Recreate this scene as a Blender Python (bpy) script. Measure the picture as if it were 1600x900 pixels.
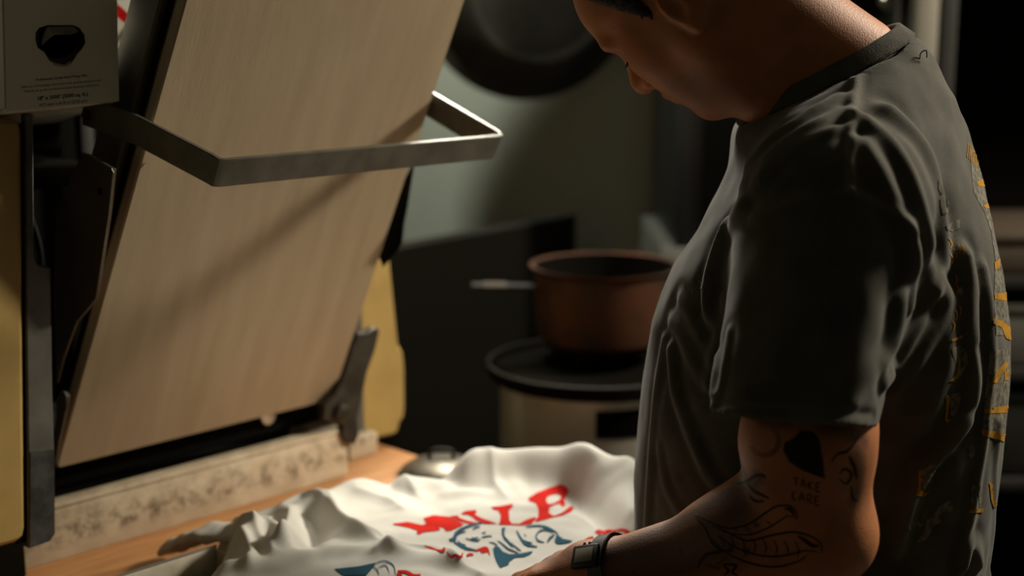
import bpy, bmesh, math, random
import numpy as np
from mathutils import Vector, Matrix
from mathutils.bvhtree import BVHTree
from mathutils.geometry import tessellate_polygon

for o in list(bpy.data.objects): bpy.data.objects.remove(o)
scene = bpy.context.scene
COL = scene.collection
R = math.radians

# ------------------------------------------------------------------ camera
PITCH = R(11); FPX = 2222.22; CAM = np.array([0, 0, 1.6])
cam_d = bpy.data.cameras.new('camera'); cam_d.sensor_width = 36; cam_d.lens = 50
cam_d.dof.use_dof = True; cam_d.dof.focus_distance = 1.43; cam_d.dof.aperture_fstop = 2.5
cam_d.clip_start = 0.02
cam = bpy.data.objects.new('camera', cam_d); COL.objects.link(cam)
cam.location = CAM; cam.rotation_euler = (R(90) - PITCH, 0, 0)
scene.camera = cam

# ------------------------------------------------------------------ world, lights, exposure
world = bpy.data.worlds.new('world'); scene.world = world; world.use_nodes = True
bg = world.node_tree.nodes['Background']
bg.inputs[0].default_value = (0.62, 0.50, 0.27, 1); bg.inputs[1].default_value = 0.033

def area(name, loc, target, size, energy, color, sy=None, spread=180):
    l = bpy.data.lights.new(name, 'AREA'); l.energy = energy; l.color = color
    l.size = size; l.spread = R(spread)
    if sy: l.shape = 'RECTANGLE'; l.size_y = sy
    o = bpy.data.objects.new(name, l); COL.objects.link(o); o.location = loc
    o.rotation_euler = (Vector(target) - Vector(loc)).to_track_quat('-Z', 'Y').to_euler()
    return o
# window light falling in from the right, high behind the man's back
area('window_light', (2.0, 2.18, 2.55), (0.0, 1.75, 1.05), 0.35, 66, (1.0, 0.905, 0.74), 0.35)
# hood lamp above the far side of the table
area('hood_lamp', (-0.02, 2.7, 2.08), (0.12, 1.6, 1.25), 0.35, 11, (1.0, 0.93, 0.80), spread=120)
# added fill with no real fixture, brightens the far wall
area('wall_fill', (-0.35, 2.55, 2.62), (0.05, 3.45, 1.25), 0.15, 5.5, (0.98, 1.0, 0.84), spread=100)

vs = scene.view_settings
vs.view_transform = 'Standard'; vs.look = 'None'; vs.gamma = 1.0; vs.use_curve_mapping = False
vs.exposure = 0.22

# ------------------------------------------------------------------ placing helpers
FWD = np.array([0, math.cos(PITCH), -math.sin(PITCH)]); UPV = np.array([0, math.sin(PITCH), math.cos(PITCH)])
RGT = np.array([1.0, 0, 0])
def ray(px, py): return FWD + (px - 800) / FPX * RGT - (py - 450) / FPX * UPV
def P(px, py, d): return CAM + d * ray(px, py)
def PZ(px, py, z):
    r = ray(px, py); return CAM + r * (z - CAM[2]) / r[2]
def on_plane(px, py, o, n):
    r = ray(px, py); return CAM + r * ((np.asarray(o) - CAM) @ n) / (r @ n)
def proj(q):
    v = np.asarray(q) - CAM; d = v @ FWD
    return np.stack([800 + FPX * (v @ RGT) / d, 450 - FPX * (v @ UPV) / d], -1)
def norm(v): v = np.asarray(v, float); return v / np.linalg.norm(v)

# press frame: x along the press front (to the far right), y backwards, z up from the worktop
ZT = 0.93
PB0 = PZ(35, 893, ZT); PU = norm(PZ(545, 742, ZT) - PB0); PN = np.array([PU[1], -PU[0], 0.0])
PANG = math.atan2(PU[1], PU[0])
def to_press(q):
    v = np.asarray(q) - PB0; return np.array([v @ PU, -(v @ PN), v[2]])
def from_press(a, y, z): return PB0 + PU * a - PN * y + np.array([0, 0, z])
def px_front(px, py, y):        # pixel -> press frame on a plane parallel to the press front
    return to_press(on_plane(px, py, PB0 - PN * y, PN))
def px_side(px, py, a):         # pixel -> press frame on a plane across the press
    return to_press(on_plane(px, py, PB0 + PU * a, PU))

# ------------------------------------------------------------------ materials
def mat(name, color, rough=0.5, metal=0.0, var=0.0, vscale=20, bump=0.0, bscale=200, color2=None,
        stretch=None, coat=0.0, sub=0.0, spec=0.5, detail=6, ramp=(0.35, 0.65)):
    m = bpy.data.materials.new(name); m.use_nodes = True
    nt = m.node_tree; b = nt.nodes['Principled BSDF']
    b.inputs['Base Color'].default_value = (*color, 1); b.inputs['Roughness'].default_value = rough
    b.inputs['Metallic'].default_value = metal; b.inputs['Coat Weight'].default_value = coat
    b.inputs['Specular IOR Level'].default_value = spec
    if sub: b.inputs['Subsurface Weight'].default_value = sub; b.inputs['Subsurface Radius'].default_value = (0.012, 0.005, 0.002); b.inputs['Subsurface Scale'].default_value = 1.0
    tc = nt.nodes.new('ShaderNodeTexCoord'); mp = nt.nodes.new('ShaderNodeMapping')
    nt.links.new(tc.outputs['Object'], mp.inputs[0])
    if stretch: mp.inputs['Scale'].default_value = stretch
    if color2 is not None or var:
        n = nt.nodes.new('ShaderNodeTexNoise'); n.inputs['Scale'].default_value = vscale; n.inputs['Detail'].default_value = detail
        nt.links.new(mp.outputs[0], n.inputs['Vector'])
        r = nt.nodes.new('ShaderNodeValToRGB'); r.color_ramp.elements[0].position = ramp[0]; r.color_ramp.elements[1].position = ramp[1]
        c2 = color2 if color2 is not None else tuple(c * (1 - var) for c in color)
        r.color_ramp.elements[0].color = (*c2, 1); r.color_ramp.elements[1].color = (*color, 1)
        nt.links.new(n.outputs['Fac'], r.inputs[0]); nt.links.new(r.outputs[0], b.inputs['Base Color'])
    if bump:
        n2 = nt.nodes.new('ShaderNodeTexNoise'); n2.inputs['Scale'].default_value = bscale; n2.inputs['Detail'].default_value = 4
        nt.links.new(mp.outputs[0], n2.inputs['Vector'])
        bp = nt.nodes.new('ShaderNodeBump'); bp.inputs['Strength'].default_value = bump; bp.inputs['Distance'].default_value = 0.002
        nt.links.new(n2.outputs['Fac'], bp.inputs['Height']); nt.links.new(bp.outputs[0], b.inputs['Normal'])
    return m

def attr_mix(m, attr, color, gain=1.0):
    """mix a colour over the material's base colour where a painted surface attribute says so (ink, print, wear)"""
    nt = m.node_tree; b = nt.nodes['Principled BSDF']
    at = nt.nodes.new('ShaderNodeAttribute'); at.attribute_name = attr
    mx = nt.nodes.new('ShaderNodeMix'); mx.data_type = 'RGBA'
    mx.inputs[7].default_value = (*color, 1)
    s = b.inputs['Base Color']
    if s.links: nt.links.new(s.links[0].from_socket, mx.inputs[6])
    else: mx.inputs[6].default_value = s.default_value
    ml = nt.nodes.new('ShaderNodeMath'); ml.operation = 'MULTIPLY'; ml.inputs[1].default_value = gain; ml.use_clamp = True
    nt.links.new(at.outputs['Fac'], ml.inputs[0]); nt.links.new(ml.outputs[0], mx.inputs[0])
    nt.links.new(mx.outputs[2], b.inputs['Base Color'])
    return m

# ------------------------------------------------------------------ object helpers
def tag(o, label, cat, group=None, kind=None):
    o['label'] = label; o['category'] = cat
    if group: o['group'] = group
    if kind: o['kind'] = kind
    return o
def empty(name, loc=(0, 0, 0), rz=0):
    o = bpy.data.objects.new(name, None); COL.objects.link(o); o.location = loc; o.rotation_euler = (0, 0, rz)
    o.empty_display_size = 0.05
    return o
def link(name, me, m, parent=None, smooth=False, angle=None):
    o = bpy.data.objects.new(name, me); COL.objects.link(o)
    if m: me.materials.append(m)
    if parent: o.parent = parent
    if smooth:
        me.polygons.foreach_set('use_smooth', [True] * len(me.polygons))
        if angle: 
            try: me.set_sharp_from_angle(angle=R(angle))
            except Exception: pass
    return o
def from_bm(name, bm, m, parent=None, smooth=False, angle=None):
    bmesh.ops.recalc_face_normals(bm, faces=bm.faces)
    me = bpy.data.meshes.new(name); bm.to_mesh(me); bm.free()
    return link(name, me, m, parent, smooth, angle)
def bm_box(bm, lo, hi, bevel=0.0, seg=2, mtx=None):
    vs_ = [bm.verts.new((x, y, z)) for z in (lo[2], hi[2]) for y in (lo[1], hi[1]) for x in (lo[0], hi[0])]
    fs = [(0, 2, 3, 1), (4, 5, 7, 6), (0, 1, 5, 4), (2, 6, 7, 3), (0, 4, 6, 2), (1, 3, 7, 5)]
    faces = [bm.faces.new([vs_[i] for i in f]) for f in fs]
    if mtx is not None: bmesh.ops.transform(bm, matrix=mtx, verts=vs_)
    if bevel:
        es = list({e for f in faces for e in f.edges})
        bmesh.ops.bevel(bm, geom=es, offset=bevel, segments=seg, affect='EDGES', profile=0.5)
def box(name, lo, hi, m, parent=None, bevel=0.002, seg=2, mtx=None):
    bm = bmesh.new(); bm_box(bm, lo, hi, bevel, seg, mtx)
    return from_bm(name, bm, m, parent, True, 40)
def prism(name, pts, off, m, parent=None, bevel=0.0015):
    """polygon of 3-D points extruded by vector off"""
    bm = bmesh.new(); off = Vector(off)
    a = [bm.verts.new(tuple(p)) for p in pts]; b = [bm.verts.new(tuple(Vector(p) + off)) for p in pts]
    bm.faces.new(a); bm.faces.new(b[::-1])
    for i in range(len(a)): bm.faces.new((a[i], b[i], b[(i + 1) % len(a)], a[(i + 1) % len(a)]))
    bmesh.ops.recalc_face_normals(bm, faces=bm.faces)
    if bevel: bmesh.ops.bevel(bm, geom=list(bm.edges), offset=bevel, segments=1, affect='EDGES')
    return from_bm(name, bm, m, parent, True, 40)
def lathe_bm(prof, seg=48, axis_m=None, bm=None):
    bm = bm or bmesh.new(); rings = []
    for r, z in prof:
        if r < 1e-6: rings.append([bm.verts.new((0, 0, z))])
        else: rings.append([bm.verts.new((r * math.cos(2 * math.pi * i / seg), r * math.sin(2 * math.pi * i / seg), z)) for i in range(seg)])
    for A, B in zip(rings, rings[1:]):
        for i in range(seg):
            j = (i + 1) % seg
            if len(A) == 1 and len(B) == 1: continue
            if len(A) == 1: bm.faces.new((A[0], B[i], B[j]))
            elif len(B) == 1: bm.faces.new((A[i], A[j], B[0]))
            else: bm.faces.new((A[i], A[j], B[j], B[i]))
    if axis_m is not None: bmesh.ops.transform(bm, matrix=axis_m, verts=bm.verts)
    return bm
def lathe(name, prof, m, parent=None, seg=48, mtx=None):
    return from_bm(name, lathe_bm(prof, seg, mtx), m, parent, True, 35)
def sweep_bm(pts, rw, rh=None, upv=(0, 0, 1), closed=False, seg=10, bm=None, square=False):
    """tube (elliptic or rectangular section, half sizes rw across, rh along upv) along a polyline"""
    bm = bm or bmesh.new(); pts = [Vector(p) for p in pts]; n = len(pts); rings = []
    rh = rh if rh is not None else rw
    for i, p in enumerate(pts):
        a = pts[(i - 1) % n] if (closed or i) else p; b = pts[(i + 1) % n] if (closed or i < n - 1) else p
        t = (b - a).normalized()
        u_ = Vector(upv[i] if isinstance(upv, list) else upv); s = t.cross(u_)
        if s.length < 1e-5: s = t.cross(Vector((1, 0, 0)))
        s.normalize(); u2 = s.cross(t).normalized()
        w = rw[i] if isinstance(rw, (list, tuple)) else rw; h = rh[i] if isinstance(rh, (list, tuple)) else rh
        if 0 < i < n - 1 or closed:
            d1 = (p - a).normalized(); d2 = (b - p).normalized(); c = max(0.5, math.sqrt((1 + d1.dot(d2)) / 2)) if (p - a).length and (b - p).length else 1
        else: c = 1
        if square: prof = [(-1, -1), (1, -1), (1, 1), (-1, 1)]
        else: prof = [(math.cos(2 * math.pi * k / seg), math.sin(2 * math.pi * k / seg)) for k in range(seg)]
        rings.append([bm.verts.new(p + s * (w * x / c) + u2 * (h * y)) for x, y in prof])
    m_ = len(rings[0])
    for i in range(n if closed else n - 1):
        A, B = rings[i], rings[(i + 1) % n]
        for k in range(m_): bm.faces.new((A[k], A[(k + 1) % m_], B[(k + 1) % m_], B[k]))
    if not closed: bm.faces.new(rings[0][::-1]); bm.faces.new(rings[-1])
    return bm
def sweep(name, pts, rw, m, parent=None, rh=None, upv=(0, 0, 1), closed=False, seg=10, square=False, bevel=0):
    bm = sweep_bm(pts, rw, rh, upv, closed, seg, None, square)
    if bevel:
        bmesh.ops.recalc_face_normals(bm, faces=bm.faces)
        bmesh.ops.bevel(bm, geom=list(bm.edges), offset=bevel, segments=2, affect='EDGES')
    return from_bm(name, bm, m, parent, True, 40)
def spline(pts, n=8, closed=False):
    pts = [np.asarray(p, float) for p in pts]; N = len(pts); out = []
    rng = range(N if closed else N - 1)
    for i in rng:
        g = (lambda k: pts[k % N]) if closed else (lambda k: pts[min(max(k, 0), N - 1)])
        p0, p1, p2, p3 = g(i - 1), g(i), g(i + 1), g(i + 2)
        for k in range(n):
            t = k / n
            out.append(0.5 * (2 * p1 + (p2 - p0) * t + (2 * p0 - 5 * p1 + 4 * p2 - p3) * t * t + (3 * p1 - p0 - 3 * p2 + p3) * t ** 3))
    if not closed: out.append(pts[-1])
    return out
def text_mesh(name, body, size, m, parent, mtx, bold=0.0, align='CENTER'):
    cu = bpy.data.curves.new(name, 'FONT'); cu.body = body; cu.size = size; cu.align_x = align; cu.offset = bold; cu.resolution_u = 3
    tmp = bpy.data.objects.new('tmp', cu); COL.objects.link(tmp)
    dg = bpy.context.evaluated_depsgraph_get(); dg.update()
    me = bpy.data.meshes.new_from_object(tmp.evaluated_get(dg)); bpy.data.objects.remove(tmp); bpy.data.curves.remove(cu)
    me.transform(mtx); me.name = name
    me.materials.clear()
    return link(name, me, m, parent)

# ------------------------------------------------------------------ printing flat ink on a surface
def bvh_of(o):
    me = o.data
    vv = [v.co for v in me.vertices]; pp = [tuple(p.vertices) for p in me.polygons]
    return BVHTree.FromPolygons(vv, pp)
def hit(bvh, px, py):
    r = Vector(ray(px, py)).normalized()
    h = bvh.ray_cast(Vector(CAM), r)
    return (h[0], h[1]) if h[0] is not None else (None, None)
def ribbon(pts, w):
    pts = [np.asarray(p, float) for p in spline(pts, 5)]; L_, R_ = [], []
    for i, p in enumerate(pts):
        t = norm(pts[min(i + 1, len(pts) - 1)] - pts[max(i - 1, 0)]); q = np.array([-t[1], t[0]])
        ww = w * (0.35 + 0.65 * math.sin(math.pi * min(max(i / (len(pts) - 1), 0.08), 0.92))) / 2
        L_.append(p + q * ww); R_.append(p - q * ww)
    return [L_ + R_[::-1]]
def decal(name, shapes, bvh, m, parent, off=0.0008, maxedge=5.0):
    """ink shapes, outlined in the photograph's pixels, laid on the surface they are printed on"""
    bm = bmesh.new()
    for loops in shapes:
        flat = [p for l in loops for p in l]
        tris = tessellate_polygon([[Vector((p[0], p[1], 0)) for p in l] for l in loops])
        vv = [bm.verts.new((p[0], p[1], 0)) for p in flat]
        for t in tris:
            try: bm.faces.new([vv[i] for i in t])
            except ValueError: pass
    for _ in range(4):
        es = [e for e in bm.edges if e.calc_length() > maxedge]
        if not es: break
        bmesh.ops.subdivide_edges(bm, edges=es, cuts=1)
        bmesh.ops.triangulate(bm, faces=[f for f in bm.faces if len(f.verts) > 3])
    dead = []
    for v in bm.verts:
        h, nn = hit(bvh, v.co.x, v.co.y)
        if h is None: dead.append(v); continue
        if nn.dot(h - Vector(CAM)) > 0: nn = -nn
        v.co = h + nn * off
    bmesh.ops.delete(bm, geom=dead, context='VERTS')
    bad = [f for f in bm.faces if max(e.calc_length() for e in f.edges) > 0.03]
    bmesh.ops.delete(bm, geom=bad, context='FACES')
    if len(shapes) == 1:        # one printed mark: keep it in one piece
        left = set(bm.verts); best = set()
        while left:
            st = [left.pop()]; isl = set(st)
            while st:
                for e in st.pop().link_edges:
                    for w in e.verts:
                        if w in left: left.discard(w); isl.add(w); st.append(w)
            if len(isl) > len(best): best = isl
        bmesh.ops.delete(bm, geom=[v for v in bm.verts if v not in best], context='VERTS')
    me = bpy.data.meshes.new(name); bm.to_mesh(me); bm.free()
    return link(name, me, m, parent, True)

# ------------------------------------------------------------------ organic surfaces: blended volumes -> mesh
class Vol:
    def __init__(s): s.pr = []
    def cone(s, a, b, r1, r2, k=0.02, op='u', flat=None):
        s.pr.append(dict(t='c', a=np.asarray(a, float), b=np.asarray(b, float), r1=r1, r2=r2, k=k, op=op, flat=flat)); return s
    def ball(s, c, r, k=0.02, op='u', rot=None):
        r = np.full(3, r) if np.isscalar(r) else np.asarray(r, float)
        s.pr.append(dict(t='e', c=np.asarray(c, float), r=r, R=rot, k=k, op=op)); return s
    def loft(s, zs, cx, cy, a, b, F, k=0.02, op='u', e=2.0):
        s.pr.append(dict(t='l', zs=np.asarray(zs, float), cx=np.asarray(cx, float), cy=np.asarray(cy, float), a=np.asarray(a, float), b=np.asarray(b, float), F=np.asarray(F, float), k=k, op=op, e=e)); return s
    def fn(s, f, k=0.01, op='u'):
        s.pr.append(dict(t='f', f=f, k=k, op=op)); return s
    @staticmethod
    def d(q, p):
        if q['t'] == 'c':
            ab = q['b'] - q['a']; pa = p - q['a']
            t = np.clip(pa @ ab / (ab @ ab), 0, 1); v = pa - t[:, None] * ab
            if q['flat'] is not None:
                ax, sc = q['flat']; c = v @ ax; v = v + (c * (1 / sc - 1))[:, None] * ax
                rr = q['r1'] + (q['r2'] - q['r1']) * t
                return (np.sqrt((v * v).sum(1)) - rr) * min(1, sc)
            return np.sqrt((v * v).sum(1)) - (q['r1'] + (q['r2'] - q['r1']) * t)
        if q['t'] == 'e':
            v = p - q['c']
            if q['R'] is not None: v = v @ q['R'].T
            w = v / q['r']; k0 = np.sqrt((w * w).sum(1)) + 1e-9; w2 = w / q['r']; k1 = np.sqrt((w2 * w2).sum(1)) + 1e-9
            return k0 * (k0 - 1) / k1
        if q['t'] == 'l':
            z = p[:, 2]; zs = q['zs']
            f = lambda n: np.interp(z, zs, q[n])
            dx = p[:, 0] - f('cx'); dy = p[:, 1] - f('cy'); F = q['F']
            ff = dx * F[0] + dy * F[1]; ll = -dx * F[1] + dy * F[0]
            a, b = f('a'), f('b'); e = q['e']
            w1 = np.abs(ff / a); w2 = np.abs(ll / b)
            k0 = (w1 ** e + w2 ** e) ** (1 / e) + 1e-9
            k1 = np.sqrt((ff / a ** 2) ** 2 + (ll / b ** 2) ** 2) + 1e-6
            dd = np.where(k0 > 0.3, k0 * (k0 - 1) / k1, -0.7 * np.minimum(a, b)) * 0.85
            return np.maximum(dd, np.maximum(z - zs[-1], zs[0] - z))
        return q['f'](p)
    def ev(s, p, idx=None, D=None):
        d = None
        for i in (range(len(s.pr)) if idx is None else idx):
            q = s.pr[i]; x = s.d(q, p); k = q['k']
            if d is None:
                d = x if q['op'] == 'u' else np.full(len(p), 1.0); 
                if q['op'] == 'u': continue
            if q['op'] == 'u':
                h = np.maximum(k - np.abs(d - x), 0) / k; d = np.minimum(d, x) - h * h * k * 0.25
            else:
                h = np.maximum(k - np.abs(d + x), 0) / k; d = np.maximum(d, -x) + h * h * k * 0.25
        return d
    def mesh(s, lo, hi, h, bs=12):
        lo = np.asarray(lo, float); nb = np.ceil((np.asarray(hi) - lo) / (h * bs)).astype(int)
        n = nb * bs; V = np.ones(n, np.float32)
        gi = np.stack(np.meshgrid(*[np.arange(k) for k in nb], indexing='ij'), -1).reshape(-1, 3)
        ctr = lo + (gi * bs + (bs - 1) / 2) * h; rad = h * bs * 0.5 * 1.75
        Ds = np.stack([s.d(q, ctr) for q in s.pr], 1)
        ops = np.array([q['op'] == 'u' for q in s.pr]); ks = np.array([q['k'] for q in s.pr])
        dc = s.ev(ctr)
        loc = np.stack(np.meshgrid(*[np.arange(bs)] * 3, indexing='ij'), -1).reshape(-1, 3) * h
        for b in range(len(gi)):
            i, j, k = gi[b] * bs
            if abs(dc[b]) > rad * 1.6 + 0.004: 
                V[i:i + bs, j:j + bs, k:k + bs] = 1.0 if dc[b] > 0 else -1.0
                continue
            um = Ds[b][ops].min()
            idx = np.nonzero(np.where(ops, Ds[b] < um + 2.6 * rad + ks * 1.2, np.abs(Ds[b]) < 2 * rad + ks * 1.2 + 0.01) | (~ops & (Ds[b] < 0)))[0]
            V[i:i + bs, j:j + bs, k:k + bs] = s.ev(lo + gi[b] * bs * h + loc, idx).reshape(bs, bs, bs)
        return surf_nets(V, lo, h)
def surf_nets(V, lo, h):
    S = V < 0; n = np.array(V.shape)
    cnt = np.zeros(n - 1, np.int8)
    for dx in (0, 1):
        for dy in (0, 1):
            for dz in (0, 1):
                cnt += S[dx:n[0] - 1 + dx, dy:n[1] - 1 + dy, dz:n[2] - 1 + dz]
    act = (cnt > 0) & (cnt < 8); ids = np.argwhere(act)
    index = np.full(n - 1, -1, np.int64); index[act] = np.arange(len(ids))
    acc = np.zeros((len(ids), 3)); c = np.zeros(len(ids))
    cor = [(a, b, d) for a in (0, 1) for b in (0, 1) for d in (0, 1)]
    g = {o: V[ids[:, 0] + o[0], ids[:, 1] + o[1], ids[:, 2] + o[2]].astype(float) for o in cor}
    for o in cor:
        for ax in range(3):
            if o[ax]: continue
            q = list(o); q[ax] = 1; q = tuple(q); va, vb = g[o], g[q]
            m = (va < 0) != (vb < 0); t = np.where(m, va / np.where(m, va - vb, 1), 0)
            pos = np.tile(np.array(o, float), (len(ids), 1)); pos[:, ax] += t
            acc[m] += pos[m]; c[m] += 1
    verts = lo + (ids + acc / c[:, None]) * h
    quads = []
    for ax in range(3):
        sl0 = [slice(1, None)] * 3; sl0[ax] = slice(0, -1)
        A = S[:-1, :-1, :-1] if False else None
        s0 = S[tuple(slice(0, n[i] - 1) if i == ax else slice(1, n[i] - 1) for i in range(3))]
        s1 = S[tuple(slice(1, n[i]) if i == ax else slice(1, n[i] - 1) for i in range(3))]
        e = np.argwhere(s0 != s1); fl = s0[s0 != s1]
        off = np.array([0 if i == ax else 1 for i in range(3)]); e = e + off
        b1, b2 = [i for i in range(3) if i != ax]
        def ix(da, db):
            q = e.copy(); q[:, b1] -= da; q[:, b2] -= db
            return index[q[:, 0], q[:, 1], q[:, 2]]
        Q = np.stack([ix(1, 1), ix(0, 1), ix(0, 0), ix(1, 0)], 1)
        flip = fl if ax != 1 else ~fl
        Q[~flip] = Q[~flip][:, ::-1]
        quads.append(Q)
    Q = np.concatenate(quads)
    return verts, Q[(Q >= 0).all(1)]
def adj_smooth(v, q, it=2, lam=0.5):
    e = np.concatenate([q[:, [0, 1]], q[:, [1, 2]], q[:, [2, 3]], q[:, [3, 0]]])
    for _ in range(it):
        a = np.zeros_like(v); c = np.zeros(len(v))
        for k in range(3):
            a[:, k] = np.bincount(e[:, 0], v[e[:, 1], k], len(v)) + np.bincount(e[:, 1], v[e[:, 0], k], len(v))
        c = np.bincount(e[:, 0], minlength=len(v)) + np.bincount(e[:, 1], minlength=len(v))
        v = v + lam * (a / np.maximum(c, 1)[:, None] - v)
    return v
def vnormals(v, q):
    fn = np.cross(v[q[:, 2]] - v[q[:, 0]], v[q[:, 3]] - v[q[:, 1]]); nn = np.zeros_like(v)
    for j in range(4):
        for k in range(3): nn[:, k] += np.bincount(q[:, j], fn[:, k], len(v))
    return nn / (np.linalg.norm(nn, axis=1)[:, None] + 1e-12)
def np_mesh(name, v, q):
    me = bpy.data.meshes.new(name); nq = len(q)
    me.vertices.add(len(v)); me.vertices.foreach_set('co', v.astype(np.float32).ravel())
    w = q.shape[1]
    me.loops.add(nq * w); me.loops.foreach_set('vertex_index', q.astype(np.int32).ravel())
    me.polygons.add(nq); me.polygons.foreach_set('loop_start', np.arange(0, nq * w, w, dtype=np.int32))
    me.update(calc_edges=True)
    return me
def set_attr(me, name, vals):
    a = me.attributes.new(name, 'FLOAT', 'POINT'); a.data.foreach_set('value', np.asarray(vals, np.float32))
def seg_dist(p, poly):
    best = np.full(len(p), 1e9)
    for a, b in zip(poly[:-1], poly[1:]):
        ab = b - a; L2 = ab @ ab
        if L2 < 1e-12: continue
        t = np.clip((p - a) @ ab / L2, 0, 1); d = p - a - t[:, None] * ab
        best = np.minimum(best, np.sqrt((d * d).sum(1)))
    return best
def surf_line(bvh, pts, n=5):
    out = []
    for p in spline([np.array(q, float) for q in pts], n):
        h, nn = hit(bvh, p[0], p[1])
        if h is not None: out.append(np.array(h))
    return out
# ------------------------------------------------------------------ shared materials
M_wall = mat('wall_paint', (0.37, 0.39, 0.335), 0.75, var=0.15, vscale=3)
M_dark = mat('dark_steel', (0.018, 0.017, 0.014), 0.6, var=0.4, vscale=12, spec=0.25)
M_black = mat('black_enamel', (0.007, 0.0065, 0.005), 0.9, spec=0.0)
M_floor = mat('floor_tile', (0.10, 0.08, 0.06), 0.5, var=0.4, vscale=5)
M_wood = mat('oiled_wood', (0.50, 0.24, 0.09), 0.5, color2=(0.36, 0.16, 0.055), vscale=9, stretch=(1, 9, 1), bump=0.1, bscale=60)
M_cream = mat('cream_enamel', (0.46, 0.31, 0.10), 0.45, var=0.18, vscale=14)
M_platen = mat('worn_aluminium', (0.42, 0.335, 0.22), 0.60, 0.10, color2=(0.33, 0.255, 0.16), vscale=7, stretch=(6, 1, 0.7), bump=0.10, bscale=60, ramp=(0.25, 0.8), detail=10)
M_edge = mat('scorched_edge', (0.16, 0.09, 0.05), 0.6, 0.3, var=0.5, vscale=40)
M_bar = mat('brushed_steel_bar', (0.17, 0.165, 0.135), 0.42, 0.55, color2=(0.12, 0.115, 0.09), vscale=30, stretch=(1, 1, 1), bump=0.08, bscale=300)
M_post = mat('stained_zinc', (0.17, 0.165, 0.145), 0.5, 0.5, color2=(0.11, 0.105, 0.09), vscale=20)
M_olive = mat('olive_grey_paint', (0.14, 0.13, 0.09), 0.55, 0.2, var=0.3, vscale=18)
M_brown = mat('bronzed_sheet', (0.085, 0.058, 0.03), 0.55, 0.25, var=0.3, vscale=15)
M_steel = mat('stainless_steel', (0.42, 0.40, 0.35), 0.28, 0.9, var=0.1, vscale=12)
M_copper = mat('old_copper', (0.080, 0.025, 0.006), 0.6, 0.4, color2=(0.022, 0.008, 0.003), vscale=10)
M_card = mat('white_cardboard', (0.86, 0.83, 0.74), 0.7, var=0.10, vscale=6, bump=0.05)
M_paper = mat('glossy_white_card', (0.72, 0.70, 0.64), 0.5, var=0.08)
M_red = mat('red_print', (0.66, 0.016, 0.008), 0.9, var=0.12, vscale=60, spec=0.1)
M_teal = mat('teal_print', (0.02, 0.11, 0.15), 0.6)
M_grey = mat('grey_print', (0.12, 0.12, 0.11), 0.6)

# ------------------------------------------------------------------ the room
def struct(name, lo, hi, m):
    o = box(name, lo, hi, m, bevel=0); o['kind'] = 'structure'; return o
struct('floor', (-2.6, -1.6, -0.1), (2.6, 3.7, 0), M_floor)
struct('wall_back', (-2.6, 3.45, 0), (2.6, 3.6, 2.7), M_wall)
struct('wall_left', (-2.7, -1.6, 0), (-2.6, 3.6, 2.7), M_wall)
struct('wall_right', (2.6, -1.6, 0), (2.7, 3.6, 2.7), M_wall)
struct('ceiling', (-2.7, -1.6, 2.7), (2.7, 3.6, 2.8), mat('ceiling_paint', (0.25, 0.24, 0.2), 0.8))

# ------------------------------------------------------------------ worktop
tb = empty('work_table', from_press(0, 0, -ZT), PANG)
tag(tb, 'orange-brown wooden work table carrying the heat press', 'table')
for i in range(8):       # boards of the top
    y0 = -0.665 + i * 0.1475
    box('board', (-0.75, y0, ZT - 0.04), (0.645, y0 + 0.1468, ZT), M_wood, tb, 0.0012)
for x, y in ((-0.7, -0.61), (0.57, -0.61), (-0.7, 0.46), (0.57, 0.46)):
    box('leg', (x - 0.035, y - 0.035, 0), (x + 0.035, y + 0.035, ZT - 0.04), M_dark, tb, 0.003)
for y in (-0.61, 0.46): box('apron', (-0.665, y - 0.012, ZT - 0.13), (0.535, y + 0.012, ZT - 0.04), M_dark, tb, 0.002)

# ------------------------------------------------------------------ heat press
hp = empty('heat_press', from_press(0, 0, 0), PANG)
tag(hp, 'open clamshell heat press with big brown-grey platen and cream side housings', 'press')
# base trough: front wall, back, floor, ends
M_base = mat('floury_base', (0.60, 0.51, 0.37), 0.6, 0.05, color2=(0.47, 0.38, 0.26), vscale=26, bump=0.2, bscale=70)
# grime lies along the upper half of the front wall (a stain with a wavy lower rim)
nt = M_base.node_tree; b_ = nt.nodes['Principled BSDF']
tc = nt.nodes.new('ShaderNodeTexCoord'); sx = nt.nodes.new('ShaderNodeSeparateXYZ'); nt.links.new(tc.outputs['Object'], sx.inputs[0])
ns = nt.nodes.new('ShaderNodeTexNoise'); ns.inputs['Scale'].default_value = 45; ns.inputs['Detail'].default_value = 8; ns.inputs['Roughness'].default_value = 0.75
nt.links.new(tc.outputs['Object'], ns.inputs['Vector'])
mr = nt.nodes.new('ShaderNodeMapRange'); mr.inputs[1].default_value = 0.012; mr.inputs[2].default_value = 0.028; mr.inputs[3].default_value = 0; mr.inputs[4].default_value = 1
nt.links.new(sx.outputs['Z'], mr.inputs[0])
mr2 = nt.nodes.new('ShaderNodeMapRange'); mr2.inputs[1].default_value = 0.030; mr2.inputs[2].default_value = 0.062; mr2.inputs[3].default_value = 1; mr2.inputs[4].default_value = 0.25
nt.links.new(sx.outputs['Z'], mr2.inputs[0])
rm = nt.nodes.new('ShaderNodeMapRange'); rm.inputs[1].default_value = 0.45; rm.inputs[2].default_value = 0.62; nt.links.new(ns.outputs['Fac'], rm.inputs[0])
mu = nt.nodes.new('ShaderNodeMath'); mu.operation = 'MULTIPLY'; nt.links.new(mr.outputs[0], mu.inputs[0]); nt.links.new(rm.outputs[0], mu.inputs[1])
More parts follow.
